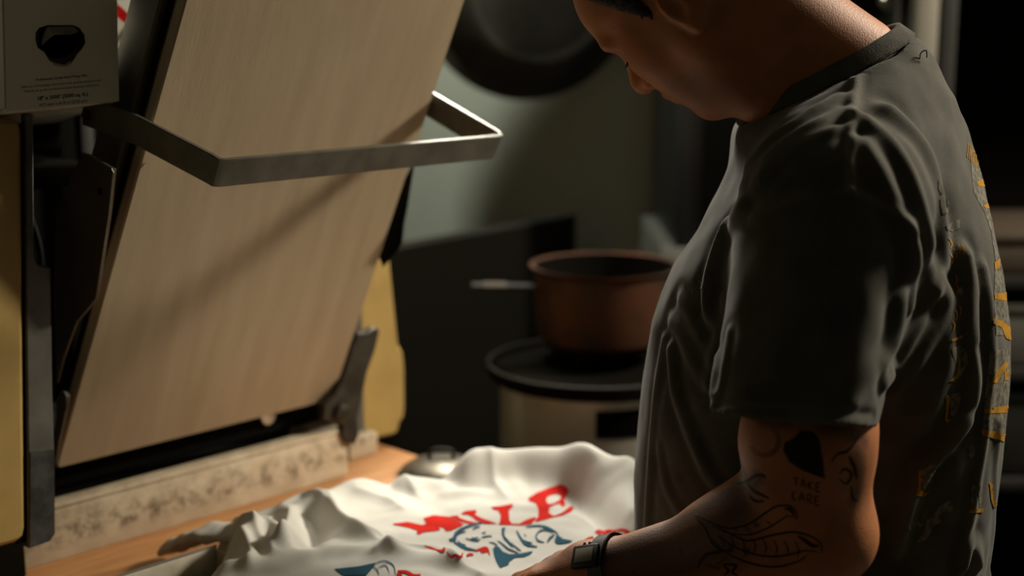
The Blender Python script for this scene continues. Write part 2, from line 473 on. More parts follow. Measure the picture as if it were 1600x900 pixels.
mu2 = nt.nodes.new('ShaderNodeMath'); mu2.operation = 'MULTIPLY'; nt.links.new(mu.outputs[0], mu2.inputs[0]); nt.links.new(mr2.outputs[0], mu2.inputs[1])
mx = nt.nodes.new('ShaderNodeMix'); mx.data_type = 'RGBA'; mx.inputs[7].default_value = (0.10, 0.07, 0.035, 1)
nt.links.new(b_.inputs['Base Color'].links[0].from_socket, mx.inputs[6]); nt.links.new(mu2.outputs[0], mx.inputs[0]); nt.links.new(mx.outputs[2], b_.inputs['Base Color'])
box('base_front', (0.0, 0.0, 0.0), (0.512, 0.012, 0.066), M_base, hp, 0.002)
box('base_lip', (0.0, 0.0, 0.0665), (0.512, 0.026, 0.073), M_base, hp, 0.0015)
box('base_back', (0.0, 0.20, 0.0), (0.60, 0.34, 0.10), M_dark, hp, 0.003)
box('base_floor', (0.012, 0.012, 0.001), (0.505, 0.20, 0.02), M_black, hp, 0.001)
box('base_end', (0.556, 0.05, 0.0), (0.612, 0.20, 0.034), M_base, hp, 0.002)
bolt = lathe('hinge_bolt', [(0, 0), (0.012, 0), (0.012, 0.012), (0, 0.014)], M_steel, hp, 16, Matrix.Translation((0.40, 0.05, 0.105)) @ Matrix.Rotation(R(90), 4, 'X'))
box('hinge_tube', (0.03, 0.045, 0.075), (0.508, 0.085, 0.105), M_black, hp, 0.008)

# near housing: cream shell, slightly tapering, with grey inner post
def housing(name, prof, y0, y1, x_out, m):
    pts = [(x, y0, z) for x, z in prof]
    return prism(name, pts, (0, y1 - y0, 0), m, hp, 0.006)
housing('side_housing', [(-0.20, 0.078), (-0.046, 0.078), (-0.040, 0.088), (-0.034, 0.20), (-0.026, 0.333), (-0.013, 0.545), (-0.016, 0.556), (-0.20, 0.556)], -0.10, 0.30, 0, M_cream)
prism('housing_gasket', [(x, -0.094, z) for x, z in [(-0.05, 0.074), (-0.034, 0.074), (-0.0285, 0.20), (-0.0195, 0.333), (-0.007, 0.548), (-0.03, 0.548)]], (0, 0.38, 0), M_black, hp, 0.001)
# post plate with a notch in its upper half
pl = [px_front(x, y, -0.098) for x, y in ((40, 178), (52, 178), (54, 405), (60, 414), (80, 418), (82, 600), (85, 700), (86, 836), (78, 846), (44, 858), (44, 700), (41, 480))]
prism('inner_post', pl, (0, 0.012, 0), M_post, hp, 0.0015)
gr = [px_front(x, y, -0.0985) for x, y in ((47, 706), (84, 702), (85, 834), (77, 845), (46, 856))]
M_grime = mat('bluish_grime', (0.075, 0.078, 0.072), 0.6, 0.4, color2=(0.025, 0.026, 0.024), vscale=45, bump=0.2, bscale=90)
prism('grimy_foot', gr, (0, -0.0012, 0), M_grime, hp, 0)
box('near_pedestal', (-0.17, -0.02, 0.0), (-0.004, 0.28, 0.078), M_black, hp, 0.003)
prism('inner_wall', [(-0.012, y, z) for y, z in ((-0.08, 0.09), (0.29, 0.09), (0.29, 0.54), (-0.08, 0.54))], (0.006, 0, 0), M_dark, hp, 0)
# motor can and cables in the shadow behind the post
lathe('motor_can', [(0, -0.05), (0.028, -0.05), (0.032, -0.045), (0.032, 0.045), (0.028, 0.05), (0, 0.05)], M_black, hp, 32,
      Matrix.Translation((0.13, 0.20, 0.515)) @ Matrix.Rotation(R(90), 4, 'Y'))
box('motor_mount', (-0.005, 0.10, 0.45), (0.20, 0.30, 0.475), M_black, hp, 0.003)
for k, (dx, dz) in enumerate(((0.02, 0.53), (0.035, 0.54))):
    sweep('cable', spline([(dx, -0.03 + 0.03 * k, dz), (dx + 0.02, 0.02 + 0.03 * k, 0.47), (dx + 0.03, 0.03, 0.38), (dx + 0.015, 0.02, 0.30)], 6), 0.004, M_dark, hp)
# far housing
prism('far_housing', [(0.60, 0.08, 0.012), (0.676, 0.08, 0.008), (0.684, 0.08, 0.016), (0.686, 0.08, 0.028), (0.695, 0.08, 0.032), (0.698, 0.08, 0.05), (0.698, 0.08, 0.12), (0.694, 0.08, 0.145), (0.686, 0.08, 0.15), (0.672, 0.08, 0.28), (0.655, 0.08, 0.46), (0.60, 0.08, 0.50)], (0, 0.22, 0), M_cream, hp, 0.005)
box('far_strip', (0.574, 0.072, 0.012), (0.604, 0.076, 0.36), M_post, hp, 0.001)

# ---- upper platen, tilted open about the hinge line
AL = R(26.5); PLX0, PLX1, PLL = 0.065, 0.502, 0.74
pe = bpy.data.objects.new('platen', None); 
TP = Matrix.Translation((0, 0.02, 0.112)) @ Matrix.Rotation(AL, 4, 'X')
def platen_box(name, lo, hi, m, bev=0.003, seg=2):
    o = box(name, lo, hi, m, hp, bev, seg); o.matrix_local = TP; return o
SHE = 0.042      # the near edge of the platen runs in a little towards its top
# face plate with a big radius at the lower right corner
def rounded_plate(x0, x1, z0, z1, r, y0, y1):
    pts = []
    for cx, cz, a0 in ((x0 + 0.006, z0 + 0.006, 180), (x1 - r, z0 + r, 270), (x1 - 0.01, z1 - 0.01, 0), (x0 + 0.01 + SHE * z1, z1 - 0.01, 90)):
        rr = r if a0 == 270 else 0.008
        for k in range(7):
            a = R(a0 + 15 * k); pts.append((cx + rr * math.cos(a), y0, cz + rr * math.sin(a)))
    return pts
o = prism('upper_platen', rounded_plate(PLX0, PLX1, 0, PLL, 0.022, 0, 0), (0, 0.016, 0), M_platen, hp, 0.0022); o.matrix_local = TP
o = prism('platen_rim', rounded_plate(PLX0 + 0.003, PLX1 - 0.002, 0.003, PLL, 0.02, 0, 0), (0, 0.005, 0), M_edge, hp, 0.001); o.matrix_local = TP @ Matrix.Translation((0, 0.0165, 0))
o = prism('insulation', [(PLX0 + 0.006, 0.022, 0.012), (PLX1 - 0.004, 0.022, 0.012), (PLX1 - 0.004, 0.022, PLL - 0.01), (PLX0 + 0.006 + SHE * PLL, 0.022, PLL - 0.01)], (0, 0.014, 0), M_black, hp, 0.001); o.matrix_local = TP
o = prism('platen_frame', [(PLX0 - 0.002 + SHE * z, 0.036, z) if s else (PLX0 + 0.05 + SHE * z, 0.036, z) for z, s in ((0.36, 1), (0.36, 0), (PLL, 0), (PLL, 1))], (0, 0.055, 0), M_olive, hp, 0.003); o.matrix_local = TP
platen_box('platen_frame', (PLX1 - 0.05, 0.037, 0.10), (PLX1 - 0.006, 0.09, PLL), M_olive, 0.003)
platen_box('cross_beam', (PLX0 + 0.075, 0.06, 0.45), (PLX1 - 0.05, 0.10, 0.52), M_olive, 0.003)
platen_box('back_cover', (PLX0 + 0.085, 0.037, 0.02), (PLX1 - 0.055, 0.07, PLL - 0.02), M_dark, 0.002)
o = lathe('frame_knuckle', [(0, 0), (0.014, 0), (0.018, 0.004), (0.018, 0.012), (0.012, 0.018), (0, 0.019)], M_olive, hp, 20)
o.matrix_local = TP @ Matrix.Translation((PLX0 - 0.001 + SHE * 0.655, 0.052, 0.655)) @ Matrix.Rotation(R(-90), 4, 'Y')
o = lathe('rivet', [(0, 0), (0.0022, 0), (0.0022, 0.0012), (0, 0.002)], M_steel, hp, 10)
o.matrix_local = TP @ Matrix.Translation((PLX0 + 0.006 + SHE * 0.437, -0.0002, 0.437)) @ Matrix.Rotation(R(90), 4, 'X')
# handle: flat steel strap bent round the platen
hz = 0.505; hw = 0.0165
path = [(PLX0 - 0.008, 0.085, hz - 0.045), (PLX0 + 0.004, 0.0, hz - 0.022), (PLX0 + 0.0175, -0.122, hz), (PLX0 + 0.0195, -0.129, hz), (PLX0 + 0.026, -0.131, hz), (PLX1 - 0.008, -0.131, hz), (PLX1 - 0.003, -0.129, hz), (PLX1 - 0.0005, -0.123, hz), (PLX1 + 0.008, -0.0, hz - 0.018), (PLX1 + 0.012, 0.085, hz - 0.03)]
o = sweep('pull_handle', path, 0.0028, M_bar, hp, rh=hw, upv=(0, 0, 1), square=True, bevel=0.0008); o.matrix_local = TP
for x in (PLX0 - 0.009, PLX1 + 0.012):
    s = -1 if x < 0.2 else 1
    o = lathe('handle_bolt', [(0, 0), (0.007, 0), (0.007, 0.004), (0, 0.005)], M_dark, hp, 6)
    o.matrix_local = TP @ Matrix.Translation((x, 0.075, hz - 0.045)) @ Matrix.Rotation(R(90 * s), 4, 'Y')

# bronzed side plate by the near end, with a bright rolled edge
sp = [px_side(x, y, 0.045) for x, y in ((128, 238), (140, 242), (177, 264), (170, 336), (150, 466), (139, 481), (118, 505), (98, 560), (88, 600), (84, 480), (86, 330))]
prism('link_plate', sp, (0.004, 0, 0), M_brown, hp, 0.0008)
ed = [px_side(x, y, 0.045) for x, y in ((129, 239), (141, 243), (176, 264), (177, 270), (170, 336), (150, 466), (139, 480), (119, 503))]
sweep('plate_edge', ed, 0.0011, M_bar, hp, seg=6)
lathe('plate_hole', [(0, 0), (0.004, 0), (0.004, 0.001), (0, 0.001)], M_black, hp, 12, Matrix.Translation(Vector(px_side(156, 299, 0.0445))) @ Matrix.Rotation(R(-90), 4, 'Y'))
lathe('plate_rivet', [(0, 0), (0.0018, 0), (0.0018, 0.001), (0, 0.0014)], M_post, hp, 10, Matrix.Translation(Vector(px_side(132, 285, 0.0445))) @ Matrix.Rotation(R(-90), 4, 'Y'))
# small link at the near hinge
lk = [px_side(x, y, 0.052) for x, y in ((88, 622), (94, 612), (101, 612), (105, 620), (103, 640), (92, 690), (87, 725), (84, 700))]
prism('hinge_link', lk, (0.004, 0, 0), M_brown, hp, 0.0006)
le = [px_side(x, y, 0.0515) for x, y in ((96, 612), (101, 612), (104.5, 620), (103, 640), (92, 690), (88, 720))]
sweep('link_edge', le, 0.0009, M_bar, hp, seg=6)
# far side plate, a dark sliver with a bent light edge
sp2 = [px_side(x, y, 0.515) for x, y in ((645, 255), (634, 325), (629, 350), (626, 380), (618, 392), (598, 416), (590, 400), (620, 300))]
prism('link_plate', sp2, (0.004, 0, 0), M_black, hp, 0.0008)
ed2 = [px_side(x, y, 0.52) for x, y in ((634, 326), (629, 350), (626, 380), (618, 392), (598, 416))]
sweep('plate_edge', ed2, 0.0016, M_bar, hp, seg=6)
# far hinge bracket
cr = [(600, 100), (625, 115), (600, 220), (560, 330), (532, 470), (512, 560), (520, 640), (500, 688), (455, 690), (430, 640), (440, 592), (380, 582), (340, 560), (345, 492), (400, 440), (450, 330), (490, 190), (520, 132), (562, 126)]
M_rust = mat('greasy_iron', (0.05, 0.042, 0.03), 0.5, 0.4, color2=(0.028, 0.02, 0.012), vscale=30)
prism('hinge_bracket', [px_front(400 + x / 3.213, 480 + y / 3.213, -0.006) for x, y in cr], (0, 0.016, 0), M_rust, hp, 0.002)
c = px_front(533, 643, -0.008)
lathe('pivot_bolt', [(0, 0), (0.012, 0), (0.012, 0.006), (0.005, 0.009), (0, 0.009)], M_rust, hp, 12, Matrix.Translation(Vector(c)) @ Matrix.Rotation(R(90), 4, 'X'))

# ------------------------------------------------------------------ food wrap box on the near housing
b0 = P(10, 175, 1.50); b1 = P(186, 158, 1.555)
fx = norm(b1 - b0); fzb = norm(P(183, 0, 1.55) - b1); fyb = norm(np.cross(fzb, fx)); W = np.linalg.norm(b1 - b0); H = 0.135; D = 0.40
FB = Matrix(((fx[0], fyb[0], fzb[0], 0), (fx[1], fyb[1], fzb[1], 0), (fx[2], fyb[2], fzb[2], 0), (0, 0, 0, 1)))   # carton pushed slightly askew
fb = empty('film_box', tuple(b0))
tag(fb, 'white cardboard carton of food wrap film with a cut hand hole, on the press housing', 'box')
# carton walls; the end wall carries the hole
hc = [(221, 250), (222, 205), (245, 172), (300, 155), (460, 155), (500, 172), (530, 215), (536, 265), (515, 305), (490, 330), (455, 385), (425, 412), (385, 418), (345, 410), (312, 385), (275, 325), (235, 300)]
def fb_px(cx, cy):       # crop pixel -> carton end plane (x, z)
    q = on_plane(cx / 4, cy / 4, b0, fyb) - b0; g = fx @ fzb; return tuple(np.linalg.solve([[1, g], [g, 1]], [q @ fx, q @ fzb]))
hole = [fb_px(*p) for p in hc]
outer = [(0, 0), (W, 0), (W, H), (0, H)]
bm = bmesh.new(); loops = [[Vector((x, z, 0)) for x, z in outer], [Vector((x, z, 0)) for x, z in hole]]
flat = [p for l in loops for p in l]
for y in (0, 0.003):
    vv = [bm.verts.new((p.x, y, p.y)) for p in flat]
    for t in tessellate_polygon(loops):
        bm.faces.new([vv[i] for i in t])
    for s, e in ((0, 4), (4, 4 + len(hole))):
        pass
    if y == 0: va = vv
for s, e in ((0, 4), (4, len(flat))):
    for i in range(s, e):
        j = i + 1 if i + 1 < e else s
        bm.faces.new((va[i], va[j], vv[j], vv[i]))
from_bm('end_wall', bm, M_card, fb)
box('side_wall', (0, 0.003, 0), (0.003, D, H), M_card, fb, 0.0006)
box('side_wall', (W - 0.003, 0.003, 0), (W, D, H), M_card, fb, 0.0006)
box('bottom_wall', (0.003, 0.003, 0), (W - 0.003, D, 0.003), M_card, fb, 0.0006)
box('lid_panel', (0.0, 0.003, H - 0.003), (W, D, H), M_card, fb, 0.0006)
box('back_wall', (0.003, D - 0.003, 0.003), (W - 0.003, D, H - 0.003), M_card, fb, 0.0006)
box('outer_flap', (-0.0022, 0.001, 0.004), (-0.0004, D, H), M_card, fb, 0.0005)
# film roll inside with its dark core
rc = (W * 0.5, H - 0.07)
M_film = mat('cling_film_roll', (0.10, 0.095, 0.08), 0.2, 0.0, var=0.3, vscale=12)
lathe('film_roll', [(0.022, 0.0), (0.042, 0.0), (0.044, 0.002), (0.044, 0.36), (0.022, 0.36), (0.022, 0.0)], M_film, fb, 40, Matrix.Translation((W * 0.5, 0.02, 0.075)) @ Matrix.Rotation(R(-90), 4, 'X'))
lathe('film_tail', [(0.030, 0.0), (0.034, 0.0), (0.034, 0.01), (0.030, 0.01), (0.030, 0)], M_grey, fb, 40, Matrix.Translation((W * 0.5, 0.010, 0.075)) @ Matrix.Rotation(R(-90), 4, 'X'))
prism('film_end', [(fb_px(x, y)[0], 0.0045, fb_px(x, y)[1]) for x, y in ((262, 285), (275, 215), (300, 160), (470, 158), (500, 195), (455, 214), (350, 212), (300, 250))], (0, 0.004, 0), mat('crumpled_film', (0.34, 0.32, 0.27), 0.25, var=0.5, vscale=60), fb, 0.0008)
prism('film_end', [(fb_px(x, y)[0], 0.0045, fb_px(x, y)[1]) for x, y in ((300, 372), (355, 392), (410, 402), (455, 372), (430, 410), (390, 418), (340, 408))], (0, 0.004, 0), mat('torn_card', (0.5, 0.46, 0.38), 0.7), fb, 0)
def fb_text(body, cx, cy, wpx, m, bold):
    x, z = fb_px(cx, cy)
    mt = Matrix.Translation((x, -0.0004, z)) @ Matrix.Rotation(R(90), 4, 'X')
    o = text_mesh('printed_line', body, 0.01, m, fb, Matrix.Identity(4), bold)
    xs = [v.co.x for v in o.data.vertices]; w0 = max(xs) - min(xs)
    x0, z0 = fb_px(cx - wpx / 2, cy); x1, z1 = fb_px(cx + wpx / 2, cy - wpx * 0.075); sc = (x1 - x0) / w0
    o.data.transform(mt @ Matrix.Rotation(0, 4, 'Z') @ Matrix.Scale(sc, 4))
fb_text('Professional Grade Food Wrap Film', 385, 492, 318, M_teal, 0.0002)
fb_text("Pellicule d'emballage alimentaire de qualité commerciale", 385, 530, 500, M_grey, 0)
fb_text('Película de grado profesional para envolver alimentos', 387, 558, 470, M_grey, 0)
fb_text("18\" x 2000' (3000 sq. ft.)", 392, 612, 312, M_teal, 0.0003)
fb_text('457 mm x 610 m (278 m²)', 395, 652, 300, M_grey, 0.0001)

for ch in fb.children: ch.data.transform(FB)

# red and white carton standing behind it
q0 = P(172, 128, 1.80)
rb = empty('striped_carton', (q0[0], q0[1], q0[2]), R(12)); 
tag(rb, 'white carton with red stripe behind the film box, mostly hidden', 'box')
box('carton_body', (-0.10, 0, 0), (0.045, 0.12, 0.17), M_paper, rb, 0.001)
RBO = np.array([q0[0], q0[1], ZT + 0.5555]); RX = np.array([math.cos(R(12)), math.sin(R(12)), 0]); RY = np.array([-RX[1], RX[0], 0])
def rb_px(px, py):
    q = on_plane(px, py, RBO, RY) - RBO; return (q @ RX, -0.0006, q[2])
prism('red_stripe', [rb_px(*p) for p in ((178, 2), (188, 10), (209, 30), (203, 43), (192, 34), (178, 22))], (0, -0.0004, 0), M_red, rb, 0)
prism('red_corner', [rb_px(*p) for p in ((180, 104), (188, 110), (186, 122), (180, 122))], (0, -0.0004, 0), M_red, rb, 0)
prism('grey_rule', [rb_px(*p) for p in ((181, 72), (181, 60), (213, 14), (215, 22))], (0, -0.0008, 0), M_grey, rb, 0)
# shelf bracket of the press that carries this carton
box('dark_backing', (-0.004, 0.345, 0.0), (0.60, 0.36, 0.546), M_black, hp, 0.002)  # added black panel behind the press, keeps the gap under the film box dark
box('rear_shelf', (-0.03, 0.22, 0.547), (0.33, 0.42, 0.555), M_black, hp, 0.002)
for x in (0.05, 0.28): box('shelf_strut', (x, 0.30, 0.10), (x + 0.02, 0.32, 0.547), M_dark, hp, 0.002)
rb.location = (q0[0], q0[1], ZT + 0.5555); 

# ------------------------------------------------------------------ sheet tray under the white shirt
tr = empty('sheet_tray', from_press(0.137, -0.212, 0), PANG)
tag(tr, 'scratched grey metal tray under the white t-shirt', 'tray')
M_tray = mat('scratched_tray', (0.62, 0.58, 0.48), 0.55, 0.1, color2=(0.40, 0.35, 0.26), vscale=18, bump=0.15, bscale=80)
box('tray_floor', (-0.40, -0.40, 0.001), (0.0, 0.0, 0.003), M_tray, tr, 0)
box('tray_wall', (-0.40, -0.002, 0.003), (0.0, 0.0005, 0.052), M_tray, tr, 0.0004)
box('tray_wall', (-0.0022, -0.40, 0.003), (0.0, -0.003, 0.049), M_tray, tr, 0.0004)
box('tray_wall', (-0.40, -0.40, 0.003), (-0.398, -0.003, 0.049), M_tray, tr, 0.0004)
sweep('rolled_rim', [(-0.40, -0.0008, 0.053), (0.0, -0.0008, 0.053)], 0.0016, M_steel, tr, seg=8)

# steel ladle bowl lying behind the shirt
M_lid = mat('dull_steel', (0.20, 0.18, 0.14), 0.42, 0.8, var=0.4, vscale=40)
lb = empty('steel_lid', PZ(690, 738, ZT + 0.002)); tag(lb, 'small dented steel lid lying on the table behind the white shirt', 'lid')
lathe('lid_dome', [(0.0, 0.020), (0.02, 0.019), (0.045, 0.013), (0.058, 0.004), (0.062, 0.0), (0.064, 0.001), (0.060, 0.006), (0.046, 0.0155), (0.02, 0.0215), (0, 0.0225)], M_lid, lb, 40)
sweep('lid_loop', spline([(-0.018, 0, 0.02), (-0.014, 0, 0.034), (0.014, 0, 0.034), (0.018, 0, 0.02)], 5), 0.003, M_dark, lb)
# ------------------------------------------------------------------ kitchen behind
# dark splash panel
s0 = P(640, 385, 2.80); s1 = P(900, 335, 3.22)
d_ = norm([s1[0] - s0[0], s1[1] - s0[1], 0]); L_ = np.hypot(s1[0] - s0[0], s1[1] - s0[1]); ztop = (s0[2] + s1[2]) / 2
spn = empty('splash_panel', (s1[0], s1[1], 0), math.atan2(d_[1], d_[0]))
tag(spn, 'black splash panel standing against the grey wall behind the copper pot', 'panel')
box('sheet', (-L_ - 0.22, 0.0, 0.0), (0, 0.03, ztop - 0.004), M_black, spn, 0.001)
box('cap_rail', (-L_ - 0.22, -0.002, ztop - 0.004), (0, 0.032, ztop + 0.002), M_dark, spn, 0.001)

M_postg = mat('dull_grip', (0.04, 0.03, 0.02), 0.7, 0.1)
# stainless stock pot with a black griddle on it, copper pan on top
pc = P(928, 562, 2.50); cx_, cy_ = pc[0], pc[1]; zg = pc[2]
st = empty('pot_stand', (cx_, cy_, 0)); tag(st, 'low dark stand under the stainless stockpot', 'stand')
box('stand_top', (-0.26, -0.24, 0.56), (0.26, 0.24, 0.60), M_dark, st, 0.004)
for x in (-0.22, 0.22):
    for y in (-0.2, 0.2): box('leg', (x - 0.02, y - 0.02, 0), (x + 0.02, y + 0.02, 0.56), M_dark, st, 0.002)
M_potsteel = mat('brushed_pot_steel', (0.50, 0.47, 0.39), 0.32, 0.55, var=0.1, vscale=12)
sp_ = empty('stockpot', (cx_, cy_, 0.6)); tag(sp_, 'tall stainless steel stockpot with dark plate, under the black griddle', 'pot')
hpz = zg - 0.03 - 0.6
lathe('pot_body', [(0, 0), (0.155, 0), (0.162, 0.006), (0.165, 0.02), (0.165, hpz - 0.006), (0.170, hpz - 0.004), (0.170, hpz), (0.160, hpz), (0.160, 0.012), (0, 0.012)], M_potsteel, sp_, 64)
hp_pt = P(978, 646, 2.42)
bm = bmesh.new()
for k in range(7):
    for z in (hp_pt[2] - 0.6 - 0.024, hp_pt[2] - 0.6 + 0.024):
        a = R(-92 + k * 8); bm.verts.new((0.1675 * math.cos(a), 0.1675 * math.sin(a), z))
bm.verts.ensure_lookup_table()
for k in range(6): bm.faces.new([bm.verts[i] for i in (2 * k, 2 * k + 2, 2 * k + 3, 2 * k + 1)])
bmesh.ops.solidify(bm, geom=list(bm.faces), thickness=-0.004)
from_bm('dark_plate', bm, M_black, sp_)
gd = empty('griddle', (cx_, cy_, zg - 0.029)); tag(gd, 'round black cast-iron griddle lying across the stockpot', 'griddle')
lathe('griddle_plate', [(0, 0), (0.178, 0), (0.186, 0.006), (0.188, 0.022), (0.185, 0.026), (0.178, 0.024), (0.174, 0.016), (0, 0.014)], M_black, gd, 64)
sweep('griddle_rim', [(0.1855 * math.cos(R(t)), 0.1855 * math.sin(R(t)), 0.0255) for t in range(0, 360, 6)], 0.003, M_dark, gd, closed=True, seg=8)
pcc = P(945, 520, 2.52)
tv_ = empty('trivet', (pcc[0], cy_ + 0.055, zg - 0.0145)); tag(tv_, 'dark round iron trivet between griddle and copper saucepan', 'trivet')
lathe('trivet_ring', [(0.085, 0.030), (0.105, 0.030), (0.105, 0.038), (0.085, 0.038), (0.085, 0.030)], M_black, tv_, 48)
for k in range(3): box('foot', (-0.008, -0.008, 0.0), (0.008, 0.008, 0.0305), M_black, tv_, 0.001, 2, Matrix.Translation((0.095 * math.cos(2.1 * k), 0.095 * math.sin(2.1 * k), 0)))
cp = empty('copper_pan', (pcc[0], cy_ + 0.055, zg + 0.024)); tag(cp, 'tarnished copper saucepan with a straight handle standing on the trivet', 'saucepan')
lathe('pan_body', [(0, 0), (0.108, 0), (0.118, 0.008), (0.122, 0.03), (0.126, 0.125), (0.134, 0.134), (0.134, 0.137), (0.124, 0.135), (0.117, 0.03), (0.106, 0.006), (0, 0.006)], M_copper, cp, 64)
lathe('pan_lining', [(0.123, 0.134), (0.116, 0.030), (0.105, 0.0075), (0, 0.007)], M_black, cp, 64)
sweep('pan_handle', spline([(-0.118, -0.02, 0.10), (-0.15, -0.025, 0.102), (-0.2, -0.033, 0.104), (-0.235, -0.038, 0.106)], 5), [0.010] * 16, M_dark, cp, rh=0.005, seg=10)
sweep('handle_grip', [(-0.175, -0.029, 0.1035), (-0.215, -0.0355, 0.105)], 0.0115, M_postg, cp, rh=0.0065, seg=10)
for dy in (-0.035, -0.008): lathe('rivet', [(0, 0), (0.005, 0), (0.004, 0.003), (0, 0.004)], M_copper, cp, 10, Matrix.Translation((-0.122, dy, 0.1)) @ Matrix.Rotation(R(-90), 4, 'Y'))

# large skillet hanging on the wall
hk = empty('hanging_skillet', (0, 0, 0)); c0 = P(832, -28, 3.12)
tag(hk, 'large blackened skillet hanging on the grey wall by the man\'s face', 'pan')
ax = norm([0.33, -0.92, -0.12])
rotm = Vector(ax).to_track_quat('Z', 'Y').to_matrix().to_4x4()
hk.matrix_world = Matrix.Translation(Vector(c0)) @ rotm
M_sk = mat('seasoned_iron', (0.05, 0.047, 0.038), 0.5, 0.3, color2=(0.02, 0.019, 0.016), vscale=7)
lathe('skillet_body', [(0.0, 0.07), (0.165, 0.07), (0.178, 0.066), (0.235, 0.0), (0.262, -0.004), (0.262, -0.008), (0.232, -0.006), (0.174, 0.06), (0, 0.064)], M_sk, hk, 72)
o = sweep('skillet_handle', [(0, 0, 0), (0, 0, 0)][:0] or [(0.0, 0.24, 0.0), (0.0, 0.33, -0.012), (0.0, 0.46, -0.03)], 0.014, M_sk, hk, rh=0.006, upv=(0, 0, 1))
lathe('base_ring', [(0.150, 0.0705), (0.165, 0.0705), (0.165, 0.0725), (0.150, 0.0725), (0.150, 0.0705)], M_sk, hk, 72)
hook_pt = hk.matrix_world @ Vector((0, 0.45, -0.03))
rl = empty('hook_rail', (hook_pt.x, 3.45, hook_pt.z + 0.03)); tag(rl, 'wall rail with hook holding the hanging skillet', 'rail')
box('rail_bar', (-0.5, -0.03, 0.0), (0.4, -0.02, 0.03), M_dark, rl, 0.002)
for x in (-0.45, 0.35): box('rail_mount', (x, -0.02, 0), (x + 0.03, -0.001, 0.03), M_dark, rl, 0.001)
sweep('hook', spline([(0, -0.025, 0.02), (0, -0.10, 0.0), (0, hook_pt.y - 3.45, -0.04), (0, hook_pt.y - 3.45 - 0.02, -0.01)], 5), 0.004, M_dark, rl)

# dark oven cabinet right of the wall, on a pale stand
ov0 = P(1056, 388, 2.95)
ov = empty('wall_oven', (ov0[0], 2.92, 0)); tag(ov, 'dark blue-black oven cabinet on a grey stand behind the man', 'oven')
M_oven = mat('blue_black_panel', (0.012, 0.013, 0.014), 0.4)
M_stand = mat('grey_stand', (0.11, 0.11, 0.095), 0.7)
box('oven_body', (0.0, 0, ov0[2]), (0.50, 0.5, 2.1), M_oven, ov, 0.006)
box('oven_door', (0.05, -0.012, ov0[2] + 0.05), (0.46, -0.001, 2.0), M_black, ov, 0.006)
sweep('door_handle', [(0.42, -0.045, ov0[2] + 0.2), (0.42, -0.045, 1.9)], 0.009, M_dark, ov)
box('stand_side', (-0.03, 0.0, 0.92), (0.03, 0.5, ov0[2]), M_stand, ov, 0.003)
box('stand_side', (0.44, 0.0, 0.0), (0.50, 0.5, ov0[2]), M_stand, ov, 0.003)
box('stand_base', (-0.03, 0.02, 0.0), (0.44, 0.5, 0.92), M_black, ov, 0.003)

# shelving rack behind the man's back
r0 = P(1443, 60, 2.75)
rk = empty('shelf_rack', (r0[0], r0[1], 0)); tag(rk, 'steel shelving rack with pale upright post behind the man\'s back', 'rack')
M_postp = mat('pale_upright', (0.17, 0.155, 0.12), 0.6, 0.2)
box('upright', (-0.022, -0.02, 0), (0.022, 0.02, 2.3), M_postp, rk, 0.004)
box('upright', (0.028, -0.015, 0), (0.06, 0.02, 2.3), M_dark, rk, 0.004)
box('upright', (0.92, -0.02, 0), (0.965, 0.02, 2.3), M_postp, rk, 0.004)
box('upright', (-0.022, 0.40, 0), (0.022, 0.44, 2.3), M_postp, rk, 0.004)
box('upright', (0.92, 0.40, 0), (0.965, 0.44, 2.3), M_postp, rk, 0.004)
zz = lambda py: P(1590, py, 2.70)[2]
for z in (0.3, 0.65, zz(620), zz(462), zz(-130)):
    box('shelf', (0.03, -0.02, z - 0.012), (0.92, 0.44, z + 0.012), M_dark, rk, 0.002)
box('rack_back', (-0.022, 0.445, 0.2), (0.965, 0.455, 2.25), M_black, rk, 0)
def crate(name, label, x0, x1, z0, h, m, cat='crate'):
    e = empty(name, (r0[0] + x0, r0[1], z0 + 0.0125)); tag(e, label, cat)
    w = x1 - x0
    box('crate_body', (0, 0.0, 0), (w, 0.34, h - 0.02), m, e, 0.008)
    box('crate_rim', (-0.006, -0.006, h - 0.019), (w + 0.006, 0.346, h), m, e, 0.004)
    box('crate_grip', (w * 0.3, -0.007, h * 0.55), (w * 0.7, -0.0005, h * 0.7), M_black, e, 0.002)
crate('storage_crate', 'brownish storage crate on the middle shelf at the right edge', 0.16, 0.62, zz(462), 0.085, mat('brown_plastic', (0.05, 0.035, 0.022), 0.6))
crate('storage_crate', 'grey steel bin on the shelf under the brown crate, right edge', 0.16, 0.62, zz(620), 0.13, mat('grey_bin', (0.13, 0.125, 0.105), 0.45, 0.4))
crate('storage_crate', 'black bin on the low shelf behind the man', 0.12, 0.70, 0.65, 0.18, M_dark)
o = lathe('oven_knob', [(0, 0), (0.018, 0), (0.018, 0.02), (0.012, 0.026), (0, 0.027)], M_steel, ov, 24)
kp = on_plane(1385, 2, (0, 2.907, 0), np.array([0, 1.0, 0]))
o.location = Vector(kp) - ov.location; o.rotation_euler = (R(90), 0, 0)

